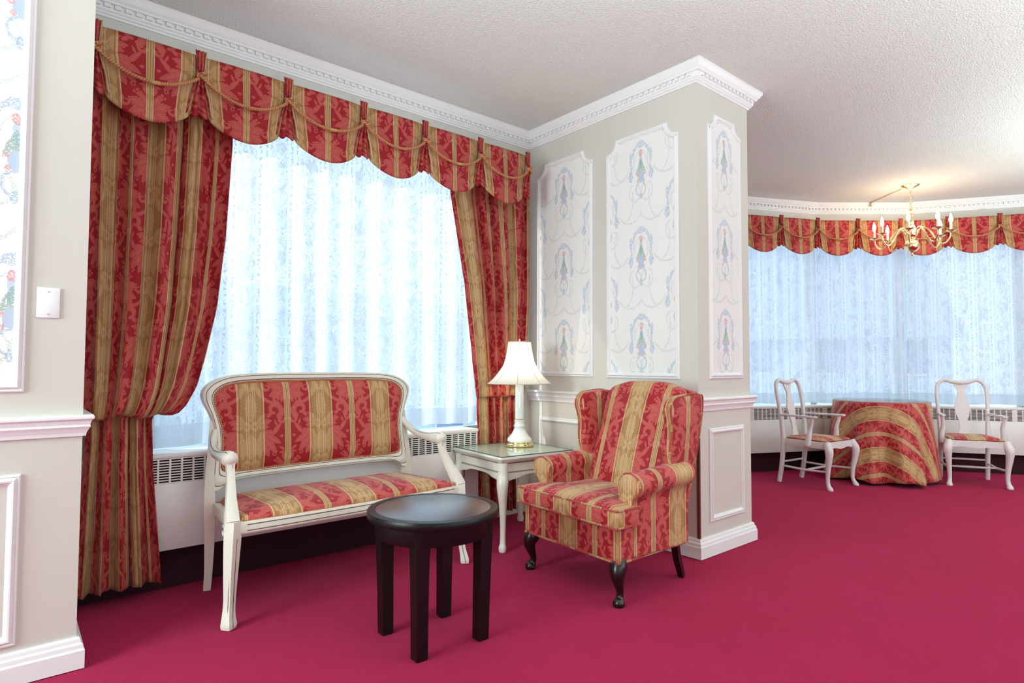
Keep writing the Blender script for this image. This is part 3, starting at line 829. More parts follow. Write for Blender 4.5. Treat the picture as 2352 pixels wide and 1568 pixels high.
lev = [(0, 2.66, 0, .024), (1.2, 1.46, .0, .026), (1.5, 1.16, .005, .024), (1.66, 1.0, .022, .020), (1.73, .935, .030, .016), (1.76, .918, .020, .014), (1.81, .922, .005, .014), (1.9, .86, .0, .020), (2.65, .070, .0, .024)]
drape('drape', 'red and gold damask drape tied back behind the table lamp', Lt, Rr, lev, 2.66, 4.5, 5, 3.450, 1.25, .06)

# ------------------------------------------------------------------ valances
ZV = 2.705
def valance(pts, tabs, label, zt=ZV, zl=2.305, ze=2.40, zk=2.592, zr=2.487):
    at, L = polyline(pts)
    t = thing('valance', label, 'valance')
    def P(s, d, z):
        q, n = at(s); return (q.x+n.x*d, q.y+n.y*d, z)
    # pelmet board behind
    g = G().grid(lambda u, v: P(u*L, -.012, zt-.005-(0.20)*v), max(2, int(L*8)), 1); o = g.make('pelmet_board', 'trim', t, ang=20)
    md = o.modifiers.new('thickness', 'SOLIDIFY'); md.thickness = .012
    for i, (a, b) in enumerate(zip(tabs, tabs[1:])):
        W = b-a
        def bot(u): return ze-(ze-zl)*(max(0.0, sin(pi*u))**0.62)
        def f(u, v):
            z = zt+(bot(u)-zt)*v
            ins = .008+.034*min(1, max(0, (zk-z)/(zk-ze)))**.8; s = a+ins+(W-2*ins)*u
            kn = math.exp(-((z-zk)/.07)**2)
            bulge = .006+.034*(sin(pi*u)**0.7)*(0.35+0.65*v)
            pin = (1-min(1, min(u, 1-u)/.12))*.006*kn
            crease = .004*sin(9*u+6*v)*v
            return P(s, bulge-pin+crease, z)
        o = G().grid(f, 36, 18, lambda u, v: ((u-.5)*0.405, .33+ (zt+(bot(u)-zt)*v - zt)), rev=True).make('swag', 'drape', t, useuv=True, ang=180)
        md = o.modifiers.new('thickness', 'SOLIDIFY'); md.thickness = .004; md.offset = 0
        # cord
        pts3 = []
        for k in range(25):
            u = k/24; s = a+W*u; z = zk+(zr-zk)*(1-(2*u-1)**2)**0.9
            pts3.append(P(s, .030+.032*sin(pi*u)**.6, z))
        G().tube(pts3, .0085, 8).make('cord', 'cord', t, useuv=True)
        if i % 2 == 0:
            k = 13; pp = pts3[k-1:k+2]
            o = G().tube(pp, .0098, 10).make('cord_binding', 'cap', t)
    for i, s0 in enumerate(tabs):
        # gathered pleat: narrow at the knot, flaring below
        def wd(z): return interp([(ze-.02, .066), (zk-.10, .046), (zk-.03, .022), (zk, .014), (zk+.05, .020), (zt+.025, .026)], z)
        def f(u, v):
            zb = ze-.006+.012*sin(5*pi*u); z = zt+.022+(zb-zt-.022)*v
            x = (u-.5)*2*wd(z); low = min(1, max(0, (zk-z)/.1))
            d = .022+(.012 if z > zk else .012+.0*low)*cos(6*pi*u)*(.5 if z > zk else .9)-low*.010+.03*math.exp(-((z-zk)/.03)**2)*0.2
            return P(max(0, min(L, s0+x)) if True else s0+x, d, z)
        o = G().grid(f, 24, 24, lambda u, v: (.055+u*.075, 2-.4*v), rev=True).make('pleat', 'drape', t, useuv=True, ang=180)
        md = o.modifiers.new('thickness', 'SOLIDIFY'); md.thickness = .004; md.offset = 0
        # knot: a looped cord
        kp = []
        q, n = at(s0); tg = Vector((-n.y, n.x))
        for k in range(29):
            a2 = k/28*2*pi*1.0; r = .019
            x = r*sin(a2)*1.0+.006*sin(3*a2); z = zk+.018*sin(2*a2)*.7+.008*cos(a2); d = .040+.012*cos(2*a2)
            kp.append((q.x+tg.x*x+n.x*d, q.y+tg.y*x+n.y*d, z))
        G().tube(kp[:-1], .0088, 8, closed=True).make('knot', 'cord', t, useuv=True)
    return t
tabs = [.005, .445, .884, 1.335, 1.765, 2.215, 2.655]
valance([(.262, 3.30), (2.935, 3.30)], tabs, 'scalloped red and gold damask valance with swagged cord above the wide window')
# returns of the main valance to the wall
vp = offpoly(bay, .20)
bt = [.30+.47*k for k in range(-1, 9)]
at, LL = polyline(vp); bt = [q for q in bt if 0 <= q <= LL]
valance(vp, bt, 'scalloped damask valance with swagged cord along the far curved window', zt=2.758, zl=2.362, ze=2.455, zk=2.645, zr=2.54)

# ------------------------------------------------------------------ settee
st_ = thing('settee', 'white antiqued settee upholstered in red and gold damask', 'settee', (1.401, 3.132, 0), R(2.5))
LEAN = .11
yb = lambda z: .215+LEAN*(z-.44)
# back frame outlines (x, z), counter-clockwise seen from the front
half = [(0, 1.104), (.25, 1.103), (.44, 1.095), (.53, 1.078), (.592, 1.045), (.622, 1.005), (.620, .965), (.600, .920), (.578, .870), (.566, .80), (.566, .72), (.574, .64), (.584, .56), (.592, .50)]
low = [(.545, .500), (.53, .525), (.49, .545), (.40, .553), (.20, .556), (0, .557)]
full = [(x, z) for x, z in half]+low
hc = [tuple(q) for q in catmull([Vector(q) for q in half], 4)]+[tuple(q) for q in catmull([Vector(q) for q in low], 3)]
outer = [(-x, z) for x, z in hc][::1]
right = hc[::-1]
ring_out = [(x, z) for x, z in hc[::-1]]          # from bottom centre up the right side to top centre
ring_out = ring_out+[(-x, z) for x, z in hc[1:-1]]
ih = [(0, 1.060), (.25, 1.059), (.42, 1.053), (.50, 1.040), (.548, 1.010), (.566, .975), (.562, .935), (.548, .885), (.532, .83), (.526, .76), (.528, .69), (.534, .63), (.532, .605)]
il = [(.505, .592), (.40, .590), (.20, .592), (0, .593)]
ic = [tuple(q) for q in catmull([Vector(q) for q in ih], 4)]+[tuple(q) for q in catmull([Vector(q) for q in il], 4)]
ring_in = ic[::-1]+[(-x, z) for x, z in ic[1:-1]]
def rs(poly, n):
    P = [Vector(q) for q in poly]; P.append(P[0]); ls = [0]
    for a, b in zip(P, P[1:]): ls.append(ls[-1]+(b-a).length)
    out = []; j = 0
    for k in range(n):
        d = ls[-1]*k/n
        while ls[j+1] < d: j += 1
        out.append(P[j].lerp(P[j+1], (d-ls[j])/max(1e-9, ls[j+1]-ls[j])))
    return out
NB = 160
ro, ri = rs(ring_out, NB), rs(ring_in, NB)
prof = [(0.0, .022), (0.0, -.008), (.06, -.017), (.22, -.020), (.28, -.016), (.34, -.020), (.70, -.020), (.76, -.015), (.92, -.013), (1.0, -.004), (1.0, .018)]
V = []
for i in range(NB):
    for k, d in prof:
        q = ro[i].lerp(ri[i], k); V.append((q.x, yb(q.y)+d, q.y))
K = len(prof)
mesh('back_frame', V, [[i*K+j, ((i+1) % NB)*K+j, ((i+1) % NB)*K+(j+1) % K, i*K+(j+1) % K] for i in range(NB) for j in range(K)], 'antique', st_, ang=50)
def gline(paths, parent, r=.0021, name='groove_line'):
    g = G()
    for q, cl in paths: g.tube(q, r, 5, closed=cl)
    return g.make(name, 'groove', parent)
gline([([(q.x, yb(q.y)-.0165, q.y) for q in [a.lerp(b, .28) for a, b in zip(ro, ri)]], True), ([(q.x, yb(q.y)-.015, q.y) for q in [a.lerp(b, .78) for a, b in zip(ro, ri)]], True)], st_)
g = G(); rings = [1.0, .985, .96, .9, .8, .65, .45, .25, .02]
cxz = (0, .83); V = []
for k in rings:
    for q in ri:
        x, z = cxz[0]+(q.x-cxz[0])*k, cxz[1]+(q.y-cxz[1])*k
        pf = .006+.030*(1-k**6)+.006*(1-k*k)
        V.append((x, yb(z)-pf, z))
Fc = [[j*NB+i, j*NB+(i+1) % NB, (j+1)*NB+(i+1) % NB, (j+1)*NB+i] for j in range(len(rings)-1) for i in range(NB)]+[[(len(rings)-1)*NB+i for i in range(NB)]]
mesh('backrest', V, Fc, 'damask', st_, uv=[(x+.195, z-1.02) for x, y, z in V], ang=180)
mesh('backrest_rear', [(q.x, yb(q.y)+.012, q.y) for q in ri], [list(range(NB))[::-1]], 'damask', st_, uv=[(q.x, q.y) for q in ri])
G().tube([(q.x, yb(q.y)-.010, q.y) for q in [a.lerp(b, 1.06) for a, b in zip(ro, ri)]], .0055, 7, closed=True).make('gimp_braid', 'cord', st_, useuv=True)
# seat
so = resample([(-.60, -.275), (.60, -.275), (.545, .19), (-.545, .19)], .05)
so = [(x, y-.02*(1-(x/.6)**2) if y < -.2 else y) for x, y in so]
G().pad(so, .425, .474, .024, .040).make('seat', 'damask', st_, autouv=True, ang=180)
G().tube([(x*1.003, y*1.003-.001, .447) for x, y in so], .005, 6, closed=True).make('gimp_braid', 'cord', st_, useuv=True)
# rails
fr = [(-.64+1.28*k/20, -.285-.02*(1-(2*k/20-1)**2)) for k in range(21)]
def railmesh(path, z0, z1, th, name, par, mat='antique'):
    g = G(); n = len(path)
    pr = [(0, z0), (-.004, z0+.006), (-.004, z1-.010), (0, z1-.002), (.010, z1), (th, z1), (th, z0)]
    V = []
    for i, q in enumerate(path):
        a = Vector(path[max(0, i-1)]); b = Vector(path[min(n-1, i+1)]); d = (b-a).normalized(); nn = Vector((-d.y, d.x))
        for o, z in pr: V.append((q[0]+nn.x*o, q[1]+nn.y*o, z))
    K = len(pr)
    return mesh(name, V, [[i*K+j, (i+1)*K+j, (i+1)*K+(j+1) % K, i*K+(j+1) % K] for i in range(n-1) for j in range(K)]+[list(range(K))[::-1], [(n-1)*K+j for j in range(K)]], mat, par, ang=30)
rl = railmesh(fr, .395, .450, .03, 'front_rail', st_)
gline([([(x, y-.004, .436) for x, y in fr[1:-1]], False), ([(x, y-.004, .410) for x, y in fr[1:-1]], False)], rl)
railmesh([(.565, .205), (-.565, .205)], .39, .450, .03, 'back_rail', st_)
railmesh([(.625, -.27), (.575, .205)], .395, .450, .03, 'side_rail', st_)
railmesh([(-.575, .205), (-.625, -.27)], .395, .450, .03, 'side_rail', st_)
# legs
for sx in (-1, 1):
    pts, rad = catmull_r([(sx*.630, -.275, .455), (sx*.634, -.277, .36), (sx*.638, -.276, .22), (sx*.641, -.278, .11), (sx*.646, -.288, .055), (sx*.648, -.296, .022), (sx*.648, -.297, .004)], [.027, .027, .0225, .019, .021, .025, .023], 5)
    lg = G().tube(pts, rad, 12, sq=.75).make('leg', 'antique', st_, ang=55)
    gline([([(x+dx, y-r*.93, z) for (x, y, z), r in zip(pts[4:-2], rad[4:-2])], False) for dx in (-.011, .011)], lg, .0016)
    pts, rad = catmull_r([(sx*.571, .262, .86), (sx*.576, .248, .70), (sx*.584, .235, .58), (sx*.585, .225, .44), (sx*.583, .222, .30), (sx*.580, .238, .12), (sx*.578, .262, .004)], [.012, .018, .022, .026, .025, .020, .018], 5)
    G().tube(pts, rad, 12, sq=.85).make('leg', 'antique', st_, ang=55)
    # arm post and arm
    pts, rad = catmull_r([(sx*.632, -.262, .445), (sx*.630, -.245, .475), (sx*.618, -.195, .54), (sx*.606, -.150, .61), (sx*.602, -.128, .66), (sx*.602, -.122, .69)], [.031, .029, .023, .019, .019, .022], 5)
    pt = G().tube(pts, rad, 12, sq=.6).make('arm_post', 'antique', st_, ang=55)
    gline([([(x-sx*r*.3, y-r*.95, z) for (x, y, z), r in zip(pts[3:-2], rad[3:-2])], False)], pt, .0017)
    pts, rad = catmull_r([(sx*.602, -.150, .705), (sx*.602, -.125, .708), (sx*.602, -.07, .708), (sx*.602, .02, .706), (sx*.600, .11, .714), (sx*.588, .19, .745), (sx*.560, .248, .805)], [.016, .037, .033, .025, .021, .020, .016], 6)
    am = G().tube(pts, rad, 14).make('armrest', 'antique', st_, ang=60)
    gline([([(x+dx*r, y, z+r*.86) for (x, y, z), r in zip(pts[3:-1], rad[3:-1])], False) for dx in (-.5, .5)], am, .0018)
    # volute behind the arm post, at the side rail
    vol = [(sx*.640, -.19+.03*cos(a)*(1-a/9), .395+.03*sin(a)*(1-a/9)) for a in [k*.5 for k in range(14)]]
    G().tube([(sx*.640, -.245, .44), (sx*.640, -.225, .42)]+vol[2:], .009, 8).make('side_scroll', 'antique', st_, ang=60)

# ------------------------------------------------------------------ wing chair
wc = thing('wing_chair', 'red and gold damask wing chair with dark cabriole legs beside the column', 'armchair', (2.599, 2.200, 0), R(-92.7))
bo = resample([(-.352, -.345), (.352, -.345), (.325, .20), (-.325, .20)], .04)
G().pad(bo, .205, .368, .012, 0).make('seat_base', 'damask', wc, autouv=True)
G().tube([(x*1.002, y*1.002, .209) for x, y in bo], .0055, 6, closed=True).make('piping', 'damask', wc, useuv=True)
tc = resample([(-.375, -.385), (.375, -.385), (.375, -.225), (.268, -.215), (.262, .13), (-.262, .13), (-.268, -.215), (-.375, -.225)], .03)
ctr = (0, -.16)
ct = G().pad(tc, .368, .470, .026, .026, 0).make('seat_cushion', 'damask', wc, autouv=True, ang=180)
for z in (.382, .463): G().tube([(x*.996, y*.996, z) for x, y in tc], .005, 6, closed=True).make('piping', 'damask', ct, useuv=True)
# backrest: outline in (x, z) leaning back
wl = lambda z: .085+.33*max(0, z-.40)
hb = [(0, 1.060), (.12, 1.054), (.20, 1.036), (.255, 1.010), (.275, .96), (.272, .80), (.285, .62), (.275, .40)]
hbc = [tuple(q) for q in catmull([Vector(q) for q in hb], 5)]
bk = resample(hbc[::-1]+[(-x, z) for x, z in hbc[1:]], .03)
G().pad(bk, -.05, .045, .03, .026, 0, tf=lambda a, b, t: (a, wl(b)-t, b)).make('backrest', 'damask', wc, autouv=True, ang=180)
# outside back
ob = resample([(.30, .21), (.33, .55), (.340, .80), (.338, .945), (.322, .980), (.285, 1.003), (.2, 1.022), (0, 1.038), (-.2, 1.022), (-.285, 1.003), (-.322, .980), (-.338, .945), (-.340, .80), (-.33, .55), (-.30, .21)], .04)
G().pad(ob, -.022, .022, .012, 0, tf=lambda a, b, t: (a, .185+.215*max(0, b-.21)-t, b)).make('outside_back', 'damask', wc, autouv=True)
for sx in (-1, 1):
    # wing: outline in (y, z)
    wo = [(.215, .50), (.13, .57), (.085, .615), (.068, .66), (.066, .72), (.076, .80), (.072, .87), (.062, .915), (.078, .958), (.115, .985), (.18, .992), (.26, .998), (.330, .992), (.355, .965), (.330, .80), (.285, .63), (.245, .50)]
    wv = [tuple(q) for q in catmull([Vector(q) for q in wo], 4, True)]
    if sx > 0: wv = wv
    tfw = lambda a, b, t, sx=sx: (sx*(.272+t+.020*max(0, min(1, (b-.55)/.35))+.012*(1-a/.36)*max(0, (b-.6)/.4)), a-.02*max(0, (b-.6)/.4), b)
    G().pad(wv[::-1] if sx > 0 else wv, 0, .062, .024, .006, .004, tf=tfw).make('wing', 'damask', wc, autouv=True, ang=180)
    edge = [tfw(a, b, .056) for a, b in wv]
    G().tube(edge, .0045, 6, closed=True).make('piping', 'damask', wc, useuv=True)
    # rolled arm: profile in (x, z) swept along y
    pf = [(.268, .36), (.266, .44), (.268, .52)]
    for k in range(15):
        a = R(200-k*(265/14)); pf.append((.330+.070*cos(a), .560+.062*sin(a)))
    pf += [(.352, .48), (.352, .40), (.352, .22)]
    per = [0]
    for a, b in zip(pf, pf[1:]): per.append(per[-1]+sqrt((a[0]-b[0])**2+(a[1]-b[1])**2))
    tot = per[-1]; NY = 12; n = len(pf); V = []; U = []
    for j in range(NY+1):
        y = -.238+.43*j/NY; tuck = 1 if j > 0 else .93
        for i, (x, z) in enumerate(pf):
            dz = .022*(j/NY) if z > .48 else 0
            V.append((sx*(.315+(x-.315)*tuck), y if j else y+.006, (z-.45)*(tuck if z > .4 else 1)+.45+dz)); U.append((y+.09, z if i >= n-3 else .48+tot*0-(-(per[n-3]-per[i]))))
    Fc = [[j*n+i, j*n+i+1, (j+1)*n+i+1, (j+1)*n+i] for j in range(NY) for i in range(n-1)]
    if sx > 0: Fc = [f[::-1] for f in Fc]
    V2 = len(V)
    Fc.append(list(range(n)) if sx > 0 else list(range(n))[::-1]); Fc.append([NY*n+i for i in range(n)][::-1] if sx > 0 else [NY*n+i for i in range(n)])
    am = mesh('armrest', V, Fc, 'damask', wc, uv=U, ang=60)
    # front facing of the arm, with its own upright stripe
    fp = [(sx*x, z) for x, z in pf[:-2]]+[(sx*.352, .365)]
    if sx < 0: fp = fp[::-1]
    fp = [q for q in fp]
    gg = G(); npt = len(fp); cxx = sum(q[0] for q in fp)/npt; czz = .50
    Vv = []; Uu = []
    for kk, yy in ((1.0, -.232), (1.0, -.240), (.93, -.247), (.5, -.252), (.02, -.253)):
        for x, z in fp: Vv.append((cxx+(x-cxx)*kk, yy, czz+(z-czz)*kk)); Uu.append((.20+(cxx+(x-cxx)*kk-cxx)*1.0, czz+(z-czz)*kk))
    Ff = [[j*npt+i, j*npt+(i+1) % npt, (j+1)*npt+(i+1) % npt, (j+1)*npt+i] for j in range(4) for i in range(npt)]+[[4*npt+i for i in range(npt)]]
    mesh('arm_front', Vv, Ff if sx < 0 else Ff, 'damask', am, uv=Uu, ang=60)
    G().tube([(x, -.243, z) for x, z in fp], .0045, 6, closed=True).make('piping', 'damask', am, useuv=True)
    # legs
    pts, rad = catmull_r([(sx*.318, -.300, .215), (sx*.325, -.318, .185), (sx*.332, -.330, .150), (sx*.330, -.322, .11), (sx*.326, -.308, .07), (sx*.328, -.310, .038), (sx*.332, -.322, .018), (sx*.332, -.322, .004)], [.036, .042, .036, .026, .018, .018, .030, .026], 5)
    G().tube(pts, rad, 14).make('leg', 'darkleg', wc, ang=70)
    G().tube([(sx*.285, .165, .215), (sx*.275, .20, .11), (sx*.262, .255, .004)], [.026, .024, .021], 4).make('leg', 'darkleg', wc, smooth=False)

# ------------------------------------------------------------------ round black table
bt_ = thing('side_table', 'round black wooden side table with inset leather top', 'table', (1.412, 2.190, 0), R(-2))
G().lathe([(.200, .508), (.268, .508), (.276, .511), (.278, .516), (.278, .538), (.275, .543), (.245, .545), (.2446, .5425), (.001, .5425)], 72).make('table_top', 'black', bt_, ang=35)
G().lathe([(.001, .5425), (.2430, .5425), (.2436, .5436), (.2425, .5440), (.001, .5440)], 72).make('top_inset', 'inset', bt_, ang=35)
G().lathe([(.215, .440), (.242, .440), (.244, .444), (.244, .506), (.215, .508)], 72).make('apron', 'black', bt_, ang=35)
for k, a in enumerate((45, 135, 225, 315)):
    ca, sa = cos(R(a)), sin(R(a))
    pts = [(ca*r, sa*r, z) for r, z in ((.214, .506), (.214, .44), (.212, .30), (.2085, .15), (.206, .003))]
    g = G(); V = []
    for (x, y, z), hw in zip(pts, (.031, .030, .027, .0255, .0245)):
        for dx, dy in ((-1, -1), (1, -1), (1, 1), (-1, 1)): V.append((x+dx*hw, y+dy*hw, z))
    Fc = [[(j+1)*4+i, (j+1)*4+(i+1) % 4, j*4+(i+1) % 4, j*4+i] for j in range(4) for i in range(4)]+[[0, 1, 2, 3], [19, 18, 17, 16]]
    mesh('leg', V, Fc, 'black', bt_, smooth=False)

# ------------------------------------------------------------------ white end table
ex = Vector((.582, -.051)); ang = atan2(ex.y, ex.x)
et = thing('end_table', 'white antiqued end table with glass top beside the settee', 'table', (2.640, 3.118, 0), ang)
HW, HD = .292, .296
def rect(hw, hd): return [(-hw, -hd), (hw, -hd), (hw, hd), (-hw, hd)]
def ring_prof(hw, hd, prof):
    g = G(); V = []
    for o, z in prof:
        for x, y in rect(hw+o, hd+o): V.append((x, y, z))
    n = len(prof)
    return g.add(V, [[j*4+i, j*4+(i+1) % 4, (j+1)*4+(i+1) % 4, (j+1)*4+i] for j in range(n-1) for i in range(4)]+[[3, 2, 1, 0], [(n-1)*4+i for i in range(4)]])
ring_prof(HW, HD, [(-.03, .545), (-.012, .547), (-.006, .555), (0, .560), (.004, .570), (0, .579), (-.004, .581)]).make('table_top', 'antique', et, ang=35)
o = G().bevbox(-HW+.004, HW-.004, -HD+.004, HD-.004, .5815, .588, .0015).make('glass_top', 'tableglass', et, smooth=False)
ring_prof(HW-.0035, HD-.0035, [(0, .582), (.0006, .5825), (.0006, .5870), (0, .5875)]).make('glass_edge', 'glassedge', et) if False else None
g = G()
for sgn in (-1, 1):
    g.box(-HW+.004, HW-.004, sgn*(HD-.0035)-.0006, sgn*(HD-.0035)+.0006, .582, .5875); g.box(sgn*(HW-.0035)-.0006, sgn*(HW-.0035)+.0006, -HD+.004, HD-.004, .582, .5875)
e = g.make('glass_edge', 'glassedge', et, smooth=False)
ring_prof(HW-.03, HD-.03, [(0, .475), (0, .545)]).make('drawer_case', 'antique', et, smooth=False)
def apron(L, tf, name):
    n = 40; up = .478; pts = []
    for k in range(n+1):
        u = k/n; d = min(u, 1-u)*L
        z = interp([(0, .405), (.03, .425), (.06, .437), (.10, .442), (.125, .446), (.14, .455), (.19, .462), (.5, .464)], d)
        pts.append((u*L-L/2, z))
    out = pts+[(L/2, up), (-L/2, up)]
    V = [tf(a, b, t) for t in (0, .016) for a, b in out]; N = len(out)
    Fc = [[i, (i+1) % N, N+(i+1) % N, N+i] for i in range(N)]
    Fc += [[i, N-1-0 if False else N-1, N-1] for i in []]
    for b0 in (0, N):
        for k in range(n):
            q0 = N-1; 
        # strip between lower edge and upper edge
    Vu = [tf(a, up, t) for t in (0, .016) for a, b in pts]
    base = len(V); V += Vu
    for s_, b0 in ((0, 0), (1, N)):
        for k in range(n):
            f = [b0+k, b0+k+1, base+s_*(n+1)+k+1, base+s_*(n+1)+k]; Fc.append(f if s_ == 0 else f[::-1])
    return mesh(name, V, Fc, 'antique', et, smooth=False)
L1, L2 = 2*(HW-.03), 2*(HD-.03)
apron(L1, lambda a, b, t: (a, -(HD-.022)+t, b), 'apron'); apron(L1, lambda a, b, t: (-a, (HD-.022)-t, b), 'apron')
apron(L2, lambda a, b, t: (-(HW-.022)+t, -a, b), 'apron'); apron(L2, lambda a, b, t: ((HW-.022)-t, a, b), 'apron')
gl = []
for z in (.478, .484, .538):
    q = [(x, y, z) for x, y in rect(HW-.0295, HD-.0295)]; gl.append((resample(q, .1), True))
gline(gl, et, .0019)
for sx in (-1, 1):
    for sy in (-1, 1):
        X0, Y0 = sx*(HW-.035), sy*(HD-.035)
        pts, rad = catmull_r([(X0, Y0, .545), (X0, Y0, .47), (X0+sx*.008, Y0+sy*.008, .43), (X0+sx*.010, Y0+sy*.010, .38), (X0-sx*.0, Y0-sy*.0, .28), (X0-sx*.006, Y0-sy*.006, .16), (X0-sx*.002, Y0-sy*.002, .06), (X0+sx*.004, Y0+sy*.004, .028), (X0+sx*.004, Y0+sy*.004, .004)], [.030, .031, .036, .033, .024, .0185, .018, .024, .021], 5)
        lg = G().tube(pts, rad, 14, sq=.25).make('leg', 'antique', et, ang=60)
        gline([([(X0+sx*.0-dx*.034, Y0+sy*.012-dy*.034, .44), (X0-dx*.042, Y0+sy*.012-dy*.042, .40), (X0-dx*.034, Y0+sy*.010-dy*.034, .365)], False) for dx, dy in ((sx, 0),)], lg, .003)

# ------------------------------------------------------------------ table lamp
tl_ = thing('table_lamp', 'lit table lamp with fluted white column and bell shade', 'lamp', (2.750, 3.175, .588))
G().lathe([(.02, .001), (.098, .001), (.100, .006), (.100, .014), (.097, .019), (.092, .021), (.092, .030), (.088, .034)], 40).make('base_ring', 'brass', tl_, ang=35)
def fl(i, z): return 1+.035*cos(i*pi) if .045 < z < .12 else 1
G().lathe([(.03, .034), (.086, .034), (.086, .044), (.080, .052), (.066, .068), (.050, .088), (.040, .110), (.034, .126), (.038, .132), (.040, .138), (.036, .146), (.032, .158), (.035, .168), (.036, .176), (.030, .180)], 48, flute=fl).make('base', 'porcelain', tl_, ang=60)
G().lathe([(.032, .180), (.034, .182), (.034, .186), (.030, .188)], 32).make('collar', 'brass', tl_)
G().lathe([(.028, .188), (.0275, .45), (.024, .46)], 40, flute=lambda i, z: 1+.07*cos(i*pi)).make('column', 'porcelain', tl_, ang=80)
G().lathe([(.006, .46), (.006, .74), (.003, .745)], 10).make('harp_rod', 'brass', tl_)
shp = [(.222, .432), (.205, .445), (.172, .477), (.140, .518), (.113, .560), (.097, .610), (.086, .665), (.078, .722)]
NSH = 64
def shr(i, z):
    k = (i % 8)/8; return 1-.022*sin(pi*k)*1.0
V = []; U = []
shc = [tuple(q) for q in catmull([Vector(q) for q in shp], 3)]
for r, z in shc:
    for i in range(NSH): a = 2*pi*i/NSH; rr = r*shr(i, z); V.append((rr*cos(a), rr*sin(a), z)); U.append((i/NSH, z))
mesh('lamp_shade', V, [[j*NSH+i, j*NSH+(i+1) % NSH, (j+1)*NSH+(i+1) % NSH, (j+1)*NSH+i] for j in range(len(shc)-1) for i in range(NSH)], 'shade', tl_, uv=U, ang=180)
shd = tl_.children[-1]
for k in range(8):
    a = 2*pi*k/8; G().tube([(r*1.006*cos(a), r*1.006*sin(a), z) for r, z in shc], .0022, 5).make('shade_seam', 'seam', shd)
for r, z in (shc[0], shc[-1]): G().tube([(r*1.002*cos(2*pi*i/48), r*1.002*sin(2*pi*i/48), z) for i in range(48)], .003, 6, closed=True).make('shade_trim', 'seam', shd)
G().lathe([(.012, .50), (.014, .53), (.028, .575), (.030, .595), (.022, .618), (.004, .628)], 16).make('bulb', 'bulb', tl_)
l = bpy.data.lights.new('lamp_light', 'POINT'); l.energy = 12; l.color = (1, .88, .70); l.shadow_soft_size = .035
lo = bpy.data.objects.new('lamp_light', l); C.objects.link(lo); lo.location = (2.750, 3.175, .588+.57)

